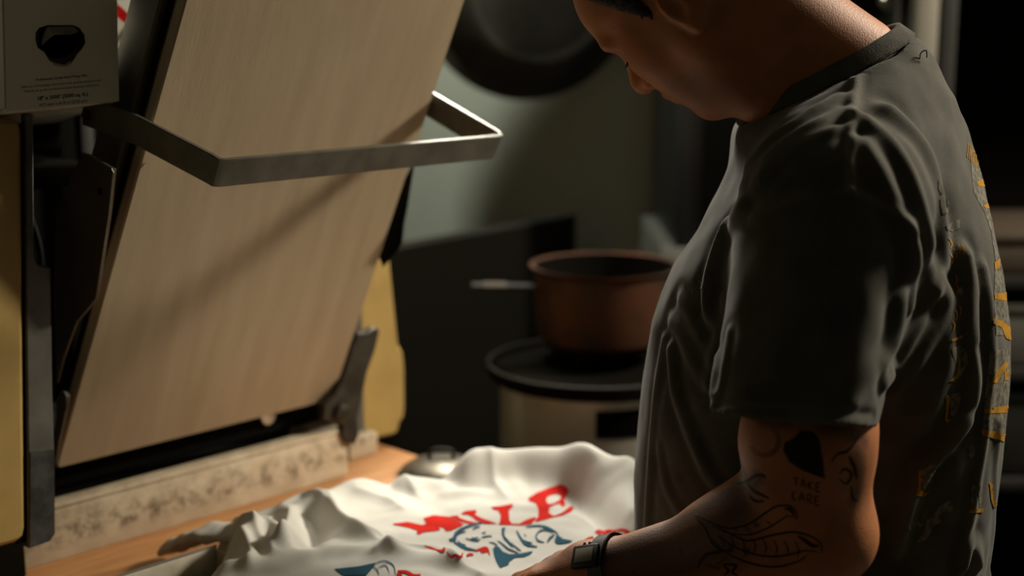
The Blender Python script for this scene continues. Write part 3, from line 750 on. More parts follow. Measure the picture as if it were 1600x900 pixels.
# ------------------------------------------------------------------ the man
M_skin = mat('tanned_skin', (0.46, 0.170, 0.062), 0.52, sub=0.12, color2=(0.31, 0.12, 0.05), vscale=30, bump=0.25, bscale=520, ramp=(0.25, 0.7), spec=0.35)
M_shirt = mat('faded_charcoal_cotton', (0.088, 0.083, 0.066), 0.9, color2=(0.060, 0.056, 0.045), vscale=28, bump=0.25, bscale=900, spec=0.15)
b_ = M_shirt.node_tree.nodes['Principled BSDF']; b_.inputs['Sheen Weight'].default_value = 0.12; b_.inputs['Sheen Roughness'].default_value = 0.4
M_hair = mat('dark_brown_hair', (0.018, 0.011, 0.007), 0.6, bump=0.9, bscale=260, stretch=(1, 1, 4))
M_ink = mat('tattoo_ink', (0.018, 0.012, 0.009), 0.6, spec=0.2)
M_jeans = mat('dark_denim', (0.03, 0.032, 0.04), 0.9)

YAW = R(28); BF = np.array([-math.cos(YAW), math.sin(YAW), 0]); BL = np.array([-BF[1], BF[0], 0.0])
man = empty('person', (0.36, 1.47, 0)); tag(man, 'tattooed man in faded charcoal t-shirt looking down at the white shirt', 'person')

# head frame
hu = -0.782 * RGT + 0.622 * UPV; hf0 = -0.622 * RGT - 0.782 * UPV; PSI = R(33)
hf = math.cos(PSI) * hf0 + math.sin(PSI) * FWD; hl = -math.cos(PSI) * FWD + math.sin(PSI) * hf0
HR = np.stack([hf, hl, hu])
off = 0.001 * (84 * hf + 38 * hl + 24 * hu)
HO = P(950, 66, 1.455 + off @ FWD) - off
def Hd(f, l, h): return HO + 0.001 * (f * hf + l * hl + (h - 110) * hu)

body = Vol(); mm = 0.001
def E3(v, c, r, k=0.02, op='u'): v.ball(Hd(*c), np.array(r) * mm, k, op, HR)
E3(body, (-8, 0, 150), (98, 77, 80))
E3(body, (42, 0, 148), (50, 60, 46), 0.03)
E3(body, (38, 0, 90), (52, 59, 52), 0.03)
for s in (1, -1):
    E3(body, (52, s * 44, 92), (30, 22, 24), 0.03)                       # cheekbone
    body.cone(Hd(12, s * 48, 46), Hd(66, s * 19, 10), 0.019, 0.018, 0.032)    # jaw
    body.cone(Hd(5, s * 56, 95), Hd(14, s * 48, 55), 0.02, 0.018, 0.03)
    E3(body, (62, s * 30, 50), (25, 21, 38), 0.03)                        # cheek fold
    body.cone(Hd(91, s * 8, 129), Hd(80, s * 45, 132), 0.0105, 0.0098, 0.014)   # brow
E3(body, (68, 0, 54), (33, 32, 30), 0.022)
E3(body, (79, 0, 11), (17, 20, 17), 0.02)
body.cone(Hd(87, 0, 120), Hd(106, 0, 87), 0.009, 0.012, 0.010)
body.ball(Hd(111, 0, 80), 0.0125, 0.008)
for s in (1, -1):
    body.ball(Hd(98, s * 13, 75), 0.0095, 0.006)
    E3(body, (96, s * 35, 112), (25, 22, 13), 0.008, 's')
    E3(body, (66, s * 31, 114), (13.5, 14, 12.5), 0.004)
    body.cone(Hd(78, s * 18, 119), Hd(71, s * 44, 118), 0.0045, 0.004, 0.006)     # upper lid
    body.cone(Hd(77, s * 18, 109), Hd(70, s * 44, 109), 0.0035, 0.003, 0.006)     # lower lid
    body.ball(Hd(104, s * 7, 69), 0.0042, 0.003, 's')
    body.cone(Hd(102, 0, 53), Hd(88, s * 23, 47), 0.0062, 0.004, 0.006)
    body.cone(Hd(98, 0, 42), Hd(86, s * 22, 46), 0.0072, 0.004, 0.006)
    body.cone(Hd(107, s * 3, 47.5), Hd(88, s * 25, 46.5), 0.0016, 0.0016, 0.003, 's')
    body.cone(Hd(98, s * 22, 72), Hd(84, s * 33, 40), 0.0018, 0.0018, 0.006, 's')      # fold beside the mouth
    # ear
    er = np.stack([math.cos(0.35) * hf + math.sin(0.35) * s * hl, -math.sin(0.35) * s * hf * 1.0 + math.cos(0.35) * hl, hu])
    body.ball(Hd(-13, s * 77, 102), np.array([19, 7, 30]) * mm, 0.006, 'u', er)
    body.ball(Hd(-5, s * 79, 76), np.array([8, 6, 12]) * mm, 0.005, 'u', er)
    body.ball(Hd(-7, s * 85, 101), np.array([9, 7, 17]) * mm, 0.004, 's', er)
# neck
CC = P(1287, 120, 1.478)
CA = (P(1412, 68, 1.445) - P(1168, 184, 1.515)) / 2; CB = 0.078 * BL + np.array([0, 0, -0.016]); CN = norm(np.cross(CB, CA)); CN = CN if CN[2] > 0 else -CN
body.cone(Hd(-18, 0, 88), CC - 0.03 * CN - 0.008 * norm(CA), 0.062, 0.066, 0.03)
body.cone(Hd(-40, 0, 95), P(1325, 106, 1.465), 0.042, 0.056, 0.03)
body.cone(Hd(20, 22, 60), P(1222, 190, 1.45), 0.026, 0.02, 0.03)
body.cone(Hd(18, -22, 60), P(1215, 190, 1.52), 0.026, 0.02, 0.03)
# trunk and limbs
SL = P(1302, 335, 1.335); SR = SL - 2 * ((SL - CC) @ BL) * BL + BF * 0.055 + np.array([0, 0, -0.02])
HIP = np.array([0.37, 1.47, 0.95])
body.cone(CC - 0.08 * CN, HIP, 0.085, 0.11, 0.04)
for S_ in (SL, SR): body.cone(CC - 0.06 * CN, S_, 0.05, 0.055, 0.04)
ELB = P(1283, 826, 1.315); WRI = P(946, 891, 1.44); KNU = P(858, 893, 1.475)
body.cone(SL, P(1262, 690, 1.298), 0.058, 0.056, 0.03)
body.cone(P(1262, 690, 1.298), ELB, 0.055, 0.043, 0.03)
body.ball(P(1302, 848, 1.305), 0.026, 0.03)
FA = ELB + 0.30 * (WRI - ELB)
body.cone(ELB, FA, 0.042, 0.045, 0.03)
body.cone(P(1215, 765, 1.335), P(1120, 826, 1.37), 0.026, 0.022, 0.04)
body.cone(FA, WRI, 0.045, 0.028, 0.03)
def hand(W_, K_, side, upn, curl=0.25, thumb=True):
    dh = norm(K_ - W_); side = norm(side - (side @ dh) * dh); upn = norm(np.cross(dh, side)); upn = upn if upn[2] > 0 else -upn
    body.cone(W_, W_ + 0.35 * (K_ - W_), 0.027, 0.030, 0.02)
    for j, t in enumerate((0.030, 0.010, -0.010, -0.028)):
        body.cone(W_ + side * t * 0.6, K_ + side * t, 0.018, 0.0125, 0.014)
    Ls = ((0.040, 0.025, 0.020), (0.045, 0.029, 0.021), (0.041, 0.027, 0.021), (0.033, 0.020, 0.018))
    for j, t in enumerate((0.031, 0.010, -0.011, -0.030)):
        p = K_ + side * t + dh * (0.004 if j in (1, 2) else -0.004) ; a = 0.15
        d0 = norm(dh + side * t * 2.2)
        for n_, L in enumerate(Ls[j]):
            a += curl * (1.0 if n_ else 0.6); d1 = math.cos(a) * d0 - math.sin(a) * upn; q = p + d1 * L
            body.cone(p, q, (0.0102, 0.0092, 0.0082)[n_], (0.0094, 0.0084, 0.0068)[n_], 0.005); p = q
    p = W_ + dh * 0.022 + side * 0.022; q = p + norm(dh * 0.75 + side * 0.62 - upn * 0.15) * 0.042
    body.cone(p, q, 0.018, 0.0125, 0.016); r = q + norm(dh * 0.9 + side * 0.3 - upn * 0.2) * 0.032
    body.cone(q, r, 0.0118, 0.0105, 0.006); body.cone(r, r + norm(dh + side * 0.1 - upn * 0.25) * 0.024, 0.0105, 0.0085, 0.005)
hand(WRI, KNU, -BL, np.array([0, 0, 1.0]), 0.28)
# other arm, resting on the table edge in front of the belly
ELR = np.array([0.33, 1.79, 1.13]); WRR = np.array([0.24, 1.66, 1.00]) + 0.0 * BF; KNR = WRR + np.array([-0.035, -0.02, -0.055])
body.cone(SR, ELR, 0.056, 0.042, 0.03); body.cone(ELR, ELR + 0.3 * (WRR - ELR), 0.043, 0.045, 0.02); body.cone(ELR + 0.3 * (WRR - ELR), WRR, 0.045, 0.028, 0.03)
hand(WRR, KNR, BL, np.array([0, 0, 1.0]), 0.2)
bv, bq = body.mesh((-0.08, 1.15, 0.90), (0.62, 1.95, 1.80), 0.0024)
bv = adj_smooth(bv, bq, 2, 0.4)
me = np_mesh('body', bv - np.array(man.location), bq)
bod = link('body', me, M_skin, man, True)
bod['label'] = 'tanned skin with black line tattoos on the arm'
# skin painting: dark ink mass along the forearm and hand, brows, stubble
bod_w = BVHTree.FromPolygons([Vector(p) for p in bv], [tuple(q) for q in bq])
ink = np.zeros(len(bv))
def soft(poly_px, w, amt):
    global ink
    ln = surf_line(bod_w, poly_px)
    if len(ln) > 1:
        d = seg_dist(bv, ln); ink = np.maximum(ink, amt * np.clip(1.3 - d / w, 0, 1))
rng = random.Random(4)
soft([(1165, 750), (1110, 790), (1050, 822), (1000, 845), (950, 868)], 0.018, 0.85)
soft([(1150, 790), (1085, 825), (1020, 860), (970, 880)], 0.030, 0.80)
soft([(1120, 850), (1060, 875), (1000, 893)], 0.030, 0.75)
soft([(1150, 800), (1090, 840), (1030, 870), (985, 885)], 0.016, 0.8)
soft([(1170, 770), (1185, 745)], 0.008, 0.7)
soft([(1065, 890), (1075, 860), (1100, 850)], 0.010, 0.75)
soft([(870, 880), (860, 868), (900, 864)], 0.012, 0.55)
soft([(1340, 700), (1345, 740), (1335, 780)], 0.008, 0.55)
soft([(1290, 668), (1320, 672), (1350, 690)], 0.009, 0.6)
soft([(1190, 658), (1230, 662)], 0.006, 0.5)
for _ in range(26):
    x = rng.uniform(960, 1180); y = 895 - (x - 960) * 0.40 + rng.uniform(0, 60)
    if y < 897: soft([(x, y), (x + rng.uniform(-16, 16), y + rng.uniform(-12, 12))], 0.0035, rng.uniform(0.6, 0.95))
set_attr(me, 'ink', ink)
br = np.zeros(len(bv)); hb = [Hd(94, 14, 131), Hd(90, 30, 137), Hd(80, 46, 134)]
br = np.clip(1.4 - seg_dist(bv, hb) / 0.006, 0, 1)
hc_ = (bv - HO) @ np.stack([hf, hl, hu], 1) * 1000; 
stub = np.clip((70 - (hc_[:, 2] + 110)) / 30, 0, 1) * np.clip((hc_[:, 0] - 10) / 20, 0, 1) * np.clip((hc_[:, 2] + 140) / 15, 0, 1)
set_attr(me, 'brow', np.maximum(br * 0.85, stub * 0.30))
attr_mix(M_skin, 'ink', (0.022, 0.012, 0.007)); attr_mix(M_skin, 'brow', (0.03, 0.018, 0.010))

# line tattoos
def c9(*pts): return [(780 + x / 2.58, 620 + y / 2.58) for x, y in pts]
tat = [[c9((1145, 215), (1150, 185), (1190, 165), (1215, 135), (1265, 140), (1290, 170), (1305, 250), (1312, 330), (1270, 315), (1220, 295), (1170, 262))]]
def rib(w, *pts): tat.append(ribbon(c9(*pts), w))
for r_ in (62, 52):
    c_ = (1070, 178); rib(1.6, *[(c_[0] + r_ * math.cos(t / 8 * math.pi * 2 * 0.62 - 1.1), c_[1] + r_ * math.sin(t / 8 * math.pi * 2 * 0.62 - 1.1)) for t in range(9)])
for x0, y0, s_ in ((1185, 325, 'TAKE'), (1180, 380, 'CARE')):
    for i, ch in enumerate(s_):
        x = x0 + i * 30; y = y0 + i * 7
        G = {'T': [((0, 0), (24, 4)), ((12, 2), (12, 34))], 'A': [((0, 34), (10, 0), (22, 36)), ((5, 20), (17, 22))], 'K': [((2, 0), (2, 34)), ((20, 2), (4, 18), (22, 36))],
             'E': [((2, 0), (2, 34)), ((2, 0), (20, 2)), ((2, 17), (16, 18)), ((2, 34), (20, 36))], 'C': [((20, 4), (6, 4), (2, 18), (8, 34), (20, 32))], 'R': [((2, 34), (2, 0), (18, 4), (16, 16), (2, 18)), ((6, 18), (20, 36))]}[ch]
        for g in G: rib(2.2, *[(x + a, y + b) for a, b in g])
# claw, tail fan and scales on the forearm
rib(3.2, (800, 480), (860, 510), (930, 530), (1010, 510), (1070, 470), (1120, 440), (1170, 440), (1198, 465), (1200, 495))
rib(2.6, (860, 520), (930, 550), (1010, 555), (1080, 530), (1130, 500), (1165, 480), (1195, 490))
rib(3.4, (860, 510), (920, 545), (1000, 580), (1090, 560), (1180, 545), (1250, 560), (1295, 590), (1300, 625))
rib(3.0, (880, 560), (960, 610), (1060, 640), (1150, 640), (1230, 620), (1285, 625))
rib(3.0, (850, 570), (920, 630), (1010, 670), (1110, 685), (1200, 665), (1240, 640))
rib(6.0, (1205, 560), (1235, 580), (1265, 600), (1290, 600)); rib(5.0, (1150, 450), (1175, 455), (1190, 480))
for k in range(7): rib(2.0, (930 + k * 44, 560 + k * 4), (945 + k * 44, 590 + k * 5), (938 + k * 44, 625 + k * 3))
for k in range(5): rib(1.8, (900 + k * 44, 535 - k * 8), (915 + k * 46, 552 - k * 10))
rib(3.0, (790, 480), (830, 530), (860, 590), (900, 620), (940, 610)); rib(5.0, (800, 690), (830, 640), (880, 625), (940, 620))
rib(4.0, (900, 680), (920, 675), (955, 680), (940, 705), (960, 720)); rib(4.0, (905, 683), (925, 700), (905, 720))
rib(6.0, (960, 350), (1000, 340), (1030, 320), (1060, 315), (1075, 325)); rib(5.0, (1000, 350), (1030, 380), (1060, 395), (1090, 410)); rib(5.0, (1010, 400), (1035, 420), (1070, 420))
rib(4.0, (1340, 260), (1365, 230), (1400, 220), (1430, 190), (1450, 160)); rib(4.0, (1370, 330), (1400, 350), (1420, 310), (1390, 290), (1375, 310)); rib(4, (1420, 360), (1425, 410), (1445, 420)); rib(6, (1410, 240), (1430, 280), (1440, 330))
decal('line_tattoo', [[[tuple(p) for p in l] for l in s] for s in tat], bod_w, M_ink, man, 0.0003, 6)['kind'] = 'stuff'

for nm in ('line_tattoo',): pass
def rebase(o):      # meshes built in world space -> parented to the man
    o.data.transform(Matrix.Translation(-man.location))
rebase(bpy.data.objects['line_tattoo'])

# eyelashes and eyebrow hair
bm = bmesh.new()
for k in range(9):
    l = 22 + k * 2.6; p = Hd(80 - (l - 20) * 0.25, l, 112); q = Hd(99 - (l - 20) * 0.2, l + 2, 104 - 0.3 * abs(k - 4))
    sweep_bm([p, (p + q) / 2 + 0.0015 * -hu, q], [0.0006, 0.0005, 0.0002], None, bm=bm, seg=4)
o = from_bm('eyelashes', bm, M_hair, man); rebase(o)
# hair
hair = Vol()
E3(hair, (-8, 0, 152), (102, 81, 84))
E3(hair, (40, 0, 165), (52, 62, 40), 0.03)
hair.cone(Hd(26, 63, 150), Hd(23, 71, 106), 0.014, 0.0095, 0.012); hair.cone(Hd(26, -63, 150), Hd(23, -71, 106), 0.014, 0.0095, 0.012)
def hairline(p):
    q = (p - HO) @ np.stack([hf, hl, hu], 1) * 1000; f, l, h = q[:, 0], np.abs(q[:, 1]), q[:, 2] + 110
    lim = np.where(f > 45, 163 + (f - 45) * 2.6, np.where(f > 25, 119 + (f - 25) * 2.1, np.where(f > 12, 98 + (f - 12) * 1.6, np.where(f > -28, 148, 92 + 0.0 * f))))
    lim = lim + 3 * np.sin(f * 0.9) + 2 * np.sin(l * 0.7)
    return (h - lim) * 0.001 * 0.6
hair.fn(hairline, 0.006, 's')
hair.pr[-1]['f'] = (lambda g: (lambda p: g(p)))(hairline)
hv, hq = hair.mesh(HO - 0.16, HO + 0.17, 0.003)
rr = np.random.RandomState(3)
hv = adj_smooth(hv, hq, 1, 0.5) + vnormals(hv, hq) * rr.normal(0, 0.0006, (len(hv), 1))
o = link('hair', np_mesh('hair', hv - np.array(man.location), hq), M_hair, man, True); o['label'] = 'short dark brown hair'

# ---- t-shirt
tee = Vol()
HEML = P(1238, 657, 1.285); dirL = norm(HEML - SL)
hemn = norm(np.cross(P(1365, 668, 1.285) - P(1112, 648, 1.285), ray(1238, 655) + np.array([0, 0, 0.05]))); hemn = hemn if hemn @ dirL > 0 else -hemn
mir = lambda p: p - 2 * ((p - CC) @ BL) * BL
HEMR = SR + 0.75 * (ELR - SR); dirR = norm(HEMR - SR)
tee.cone(SL, HEML + 0.03 * dirL, 0.086, 0.0725, 0.03)
tee.cone(SR, HEMR + 0.03 * dirR, 0.083, 0.072, 0.03)
def cut(h, n): return lambda p: np.maximum(-((p - h) @ n), np.linalg.norm(p - h, axis=1) - 0.13)
tee.fn(cut(HEML, hemn), 0.003, 's'); tee.fn(cut(HEMR, dirR), 0.003, 's')
tee.cone(SL + 0.4 * (HEML - SL), HEML + 0.08 * dirL, 0.064, 0.069, 0.004, 's'); tee.cone(SR + 0.4 * (HEMR - SR), HEMR + 0.08 * dirR, 0.062, 0.068, 0.004, 's')
zs = [0.90, 0.95, 1.023, 1.089, 1.141, 1.206, 1.272, 1.331, 1.416, 1.481, 1.515, 1.545, 1.568]
cx = [0.372, 0.352, 0.325, 0.326, 0.330, 0.334, 0.338, 0.344, 0.362, 0.367, 0.372, 0.371, 0.374]
cy = [1.47, 1.48, 1.49, 1.49, 1.49, 1.49, 1.49, 1.49, 1.49, 1.485, 1.48, 1.475, 1.472]
aa = [0.172, 0.182, 0.192, 0.195, 0.195, 0.193, 0.186, 0.170, 0.128, 0.100, 0.080, 0.050, 0.02]
bb = [0.168, 0.170, 0.172, 0.174, 0.178, 0.184, 0.188, 0.190, 0.180, 0.150, 0.112, 0.07, 0.02]
tee.loft(zs, cx, cy, aa, bb, BF, 0.045)
tee.cone(P(1330, 150, 1.45), SL + np.array([0, 0, 0.012]), 0.052, 0.066, 0.05)
tee.cone(mir(P(1330, 150, 1.45)), SR + np.array([0, 0, 0.012]), 0.052, 0.066, 0.05)
tee.cone(P(1222, 240, 1.50), P(1195, 330, 1.50), 0.040, 0.036, 0.05)       # upper chest
tee.cone(P(1215, 205, 1.46), P(1378, 122, 1.45), 0.028, 0.034, 0.05)     # round the neck
tee.cone(P(1200, 205, 1.54), P(1365, 122, 1.53), 0.028, 0.034, 0.05)
lA = np.linalg.norm(CA); lB = np.linalg.norm(CB); eA = CA / lA; eB = CB / lB
def collar_cav(p):
    q = p - CC; x = q @ eA / lA; y = q @ eB / lB; z = q @ CN
    return np.maximum((np.sqrt(x * x + y * y) - 0.97) * lB, -z - 0.03)
tee.fn(collar_cav, 0.004, 's')
tee.fn(lambda p: np.maximum(-0.003 - ((p - CC) @ CN), np.linalg.norm(p - CC, axis=1) - 0.2), 0.006, 's')
tv, tq = tee.mesh((0.04, 1.12, 0.88), (0.68, 1.86, 1.66), 0.0034)
tv = adj_smooth(tv, tq, 3, 0.5); tn = vnormals(tv, tq)
t_bvh = BVHTree.FromPolygons([Vector(p) for p in tv], [tuple(q) for q in tq])
disp = np.zeros(len(tv)); pale_line = np.zeros(len(tv))
def fold(pts, w, h, paleamt=0.0, side=0.35):
    """cloth fold: raised ridge with a shallow trough to either side"""
    global disp, pale_line
    ln = surf_line(t_bvh, pts, 4)
    if len(ln) < 2: return
    lo = np.min(ln, 0) - 4 * w; hi = np.max(ln, 0) + 4 * w
    m = np.all((tv > lo) & (tv < hi), 1); 
    if not m.any(): return
    w = w * 1.15; h = h * (0.62 if h > 0.003 else 1.0)
    d = seg_dist(tv[m], ln) / w
    disp[m] += h * (np.exp(-d * d) - side * np.exp(-((d - 1.7) / 0.8) ** 2))
    pale_line[m] = np.maximum(pale_line[m], paleamt * np.exp(-(d * 1.6) ** 2))  # paler colour along the worn seams and along fold crests
# seams
for dx in (-4, 4): fold([(1338 + dx, 118), (1333 + dx, 170), (1330 + dx, 230), (1328 + dx, 300)], 0.0034, 0.0030, 1.0, 0.25)
fold([(1328, 300), (1352, 308), (1385, 325), (1412, 345), (1421, 360)], 0.0042, 0.0025, 0.7, 0.25)
fold([(1328, 302), (1290, 305), (1245, 312), (1200, 325), (1170, 340)], 0.004, 0.0018, 0.2)
fold([(1113, 626), (1160, 631), (1240, 634), (1310, 641), (1368, 648)], 0.003, -0.0020, 0.5)
fold([(1111, 648), (1160, 652), (1240, 656), (1310, 662), (1366, 669)], 0.004, 0.0015, 0.6)
# folds running from the shoulder over the back
fold([(1345, 185), (1392, 225), (1425, 280), (1445, 345), (1453, 410), (1450, 452)], 0.010, 0.010, 0.35)
fold([(1390, 175), (1430, 215), (1455, 270), (1468, 330), (1472, 395), (1462, 450)], 0.011, 0.011, 0.3)
fold([(1352, 225), (1378, 265), (1395, 305), (1420, 355), (1428, 420), (1420, 480)], 0.009, 0.008, 0.3)
fold([(1421, 362), (1422, 410), (1412, 465), (1400, 530)], 0.010, 0.008, 0.2)
fold([(1470, 440), (1450, 490), (1420, 540), (1385, 600)], 0.007, 0.008, 0.35)
fold([(1482, 450), (1465, 510), (1430, 565), (1392, 620)], 0.007, 0.007, 0.3)
fold([(1522, 400), (1526, 460), (1524, 530)], 0.005, 0.005, 0.4, 0.15)
fold([(1538, 420), (1545, 480), (1547, 560), (1541, 640), (1534, 700), (1520, 780), (1508, 840), (1495, 900)], 0.008, 0.009, 0.6, 0.15)
fold([(1510, 400), (1515, 450), (1515, 530), (1523, 600), (1508, 650), (1480, 690), (1445, 730), (1415, 800), (1395, 860)], 0.009, 0.012, 0.45)
fold([(1506, 660), (1470, 705), (1440, 745)], 0.007, 0.006, 0.3)
fold([(1562, 660), (1556, 740), (1552, 820), (1546, 900)], 0.006, 0.004, 0.4, 0.1)
fold([(1490, 470), (1487, 540), (1470, 600), (1440, 660)], 0.010, 0.006, 0.1)
fold([(1500, 880), (1515, 850), (1530, 880)], 0.008, 0.008, 0.3)
# chest pulls under the collar
fold([(1178, 290), (1215, 235), (1262, 200), (1318, 172)], 0.008, 0.006, 0.35)
fold([(1195, 275), (1240, 232), (1285, 208), (1320, 196)], 0.006, 0.005, 0.3)
fold([(1170, 255), (1205, 215), (1250, 185), (1310, 150)], 0.008, 0.005, 0.35)
fold([(1160, 320), (1130, 370), (1112, 430), (1108, 490)], 0.009, 0.008, 0.25)
fold([(1140, 345), (1120, 400), (1105, 450), (1118, 520), (1113, 600)], 0.007, 0.006, 0.25)
# belly
fold([(1046, 545), (1056, 610), (1078, 680), (1108, 740), (1130, 770)], 0.007, 0.008, 0.4)
fold([(1036, 530), (1026, 610), (1019, 690), (1013, 770), (1010, 830)], 0.006, 0.005, 0.35)
fold([(1050, 500), (1080, 555), (1108, 600)], 0.009, 0.007, 0.25)
fold([(1062, 470), (1090, 520), (1110, 560)], 0.008, 0.006, 0.2)
fold([(1030, 700), (1040, 760), (1060, 800)], 0.006, 0.004, 0.2)
# sleeve
fold([(1128, 470), (1125, 530), (1118, 590), (1114, 630)], 0.006, 0.005, 0.4)
fold([(1138, 520), (1130, 580), (1120, 620)], 0.005, 0.004, 0.3)
fold([(1405, 470), (1398, 520), (1385, 570)], 0.008, 0.004, 0.25)
fold([(1395, 560), (1350, 590), (1330, 620)], 0.010, 0.004, 0.1)
fold([(1340, 340), (1348, 420), (1340, 500), (1345, 580)], 0.02, 0.004, 0.0)
fold([(1220, 380), (1240, 460), (1225, 560)], 0.02, 0.003, 0.0)
tv = tv + tn * disp[:, None]
# low soft unevenness of worn cotton
def wob(p, s, ph):
    return np.sin(p[:, 0] * s + ph) * np.sin(p[:, 1] * s * 1.3 + ph * 2) * np.sin(p[:, 2] * s * 0.8 + ph * 3)
tv = tv + tn * (0.0016 * wob(tv, 42, 1.0) + 0.0008 * wob(tv, 95, 2.0))[:, None]
tv = adj_smooth(tv, tq, 2, 0.4)
me = np_mesh('t_shirt', tv - np.array(man.location), tq); set_attr(me, 'pale_line', pale_line)
attr_mix(M_shirt, 'pale_line', (0.17, 0.16, 0.13), 0.55)
tee_o = link('t_shirt', me, M_shirt, man, True); tee_o['label'] = 'faded charcoal short-sleeved t-shirt with gold back print'
t_bvh = BVHTree.FromPolygons([Vector(p) for p in tv], [tuple(q) for q in tq])
# collar band
cpts = []; cup = []
for k in range(48):
    t = 2 * math.pi * k / 48
    q = CC + CA * math.cos(t) + CB * math.sin(t); rad = norm(q - CC)
    cpts.append(q + CN * 0.005 + rad * 0.003); cup.append(tuple(norm(CN * 1.0 - rad * 0.55)))
M_rib = mat('ribbed_collar', (0.085, 0.08, 0.066), 0.9, color2=(0.055, 0.052, 0.043), vscale=60, bump=0.4, bscale=600, spec=0.15)
o = sweep('collar', cpts, 0.0022, M_rib, tee_o, rh=0.0105, upv=cup, closed=True, square=True, bevel=0.0012); rebase(o)
o = sweep('collar_seam', [CC + (CA * math.cos(2 * math.pi * k / 60)) * 1.035 + (CB * math.sin(2 * math.pi * k / 60)) * 1.035 - CN * 0.008 for k in range(60)], 0.0016, M_shirt, tee_o, closed=True, seg=6); rebase(o)
fr = hit(t_bvh, 1437, 92)[0] or Vector(P(1437, 92, 1.45))
o = sweep('loose_thread', spline([fr, fr + Vector((0.001, 0, 0.006)), fr + Vector((0.006, 0, 0.008)), fr + Vector((0.007, 0, 0.001))], 5), 0.0007, M_rib, tee_o, seg=5); rebase(o)
# back print: faded gold and bone
M_gold = mat('faded_gold_print', (0.40, 0.19, 0.012), 0.95, color2=(0.20, 0.11, 0.025), vscale=140, ramp=(0.34, 0.5), spec=0.1)
M_bone = mat('cracked_bone_print', (0.19, 0.175, 0.135), 0.9, color2=(0.085, 0.08, 0.064), vscale=170, ramp=(0.40, 0.60), spec=0.1)
def k10(*p): return [(1380 + x / 2.5, 180 + y / 2.5) for x, y in p]
def k11(*p): return [(1380 + x / 2.5, 540 + y / 2.5) for x, y in p]
gold = [[k10((362, 262), (400, 243), (430, 258), (438, 290), (405, 278), (370, 278))], [k10((390, 355), (412, 340), (425, 360), (400, 365))], [k10((428, 372), (445, 385), (456, 412), (446, 428), (432, 405))],
        [k10((455, 545), (466, 515), (470, 560), (480, 585), (462, 580))], [k10((433, 575), (455, 560), (452, 600), (434, 602))], [k10((432, 698), (490, 690), (492, 728), (434, 718))],
        [k10((428, 790), (465, 805), (495, 830), (498, 880), (478, 872), (462, 830), (430, 815))],
        [k11((418, 145), (440, 100), (480, 60), (488, 75), (455, 118), (445, 145))], [k11((472, 100), (488, 90), (488, 135), (472, 135))], [k11((393, 248), (500, 230), (502, 262), (395, 264))], [k11((383, 325), (440, 335), (498, 352), (496, 390), (455, 368), (384, 350))],
        [k10((268, 875), (310, 858), (308, 870), (268, 885))], [k11((252, 140), (285, 115), (295, 60), (285, 40), (300, 55), (300, 110), (275, 140))], [k11((245, 190), (262, 200), (255, 240), (250, 290), (268, 285), (248, 305), (240, 290))],
        [k11((140, 490), (150, 520), (145, 560), (165, 575), (180, 570), (160, 590), (125, 585), (138, 550))], [k11((335, 640), (390, 635), (390, 650), (335, 655))], [k11((413, 530), (428, 545), (428, 600), (445, 610), (478, 590), (478, 602), (430, 632), (420, 600))]]
for k in range(9): 
    x = 330 + k * 6; y = 150 - abs(k - 5) * 8; gold.append([k10((x, y), (x + 2.5, y - 3), (x - 2 + k, y + 55), (x - 5 + k, y + 52))])
for (x, y) in ((255, 480), (290, 500), (275, 520), (305, 505), (260, 540)): gold.append(ribbon(k10((x, y), (x + 12, y + 22), (x + 6, y + 40)), 2.2))
for (x, y) in ((280, 620), (285, 660), (295, 740), (280, 760), (270, 800)): gold.append(ribbon(k10((x, y), (x + 8, y + 20), (x + 2, y + 42)), 1.8))
bone = [[k10((335, 120), (375, 100), (420, 200), (450, 350), (480, 500), (492, 690), (494, 860), (440, 860), (432, 700), (436, 560), (420, 450), (395, 380), (352, 300))], [k11((415, 20), (496, 10), (500, 240), (496, 370), (440, 372), (388, 340), (396, 200))],
        [k10((215, 250), (240, 245), (255, 270), (248, 300), (225, 310), (214, 285))], [k10((222, 325), (245, 322), (262, 350), (250, 385), (232, 388), (224, 355))], [k10((245, 430), (265, 420), (300, 405), (302, 440), (270, 455), (250, 450))],
        [k10((278, 690), (305, 670), (312, 700), (290, 712))], [k11((265, 10), (300, 0), (325, 20), (330, 70), (300, 125), (270, 140), (285, 80))], [k11((262, 190), (305, 178), (300, 230), (275, 280), (262, 270))],
        [k11((140, 490), (170, 480), (200, 450), (206, 480), (190, 530), (180, 570), (160, 570), (150, 530))],
        [k11((95, 705), (120, 685), (145, 690), (150, 665), (130, 650), (160, 660), (168, 625), (178, 665), (200, 650), (215, 630), (255, 600), (272, 620), (270, 650), (235, 650), (212, 665), (225, 690), (200, 700), (185, 730), (165, 760), (130, 770), (150, 735), (160, 715), (135, 705), (110, 712), (100, 730))],
        [k11((345, 545), (358, 545), (358, 640), (340, 640))], [k11((372, 545), (385, 545), (388, 635), (374, 640))], [k11((335, 395), (352, 385), (360, 420), (345, 445), (332, 430))]]
for nm, sh, m_, of in (('bone_print', bone, M_bone, 0.0004), ('gold_print', gold, M_gold, 0.0007)):
    tall = [max(p[1] for p in s[0]) - min(p[1] for p in s[0]) > 9 for s in sh]; big = [s for s, k in zip(sh, tall) if k]; small = [s for s, k in zip(sh, tall) if not k]
    for s in big:
        o = decal(nm, [[[tuple(p) for p in l] for l in s]], t_bvh, m_, tee_o, of, 2.5); rebase(o)
    if small:
        o = decal(nm + '_flecks', [[[tuple(p) for p in l] for l in s] for s in small], t_bvh, m_, tee_o, of, 2.5); rebase(o); o['kind'] = 'stuff'
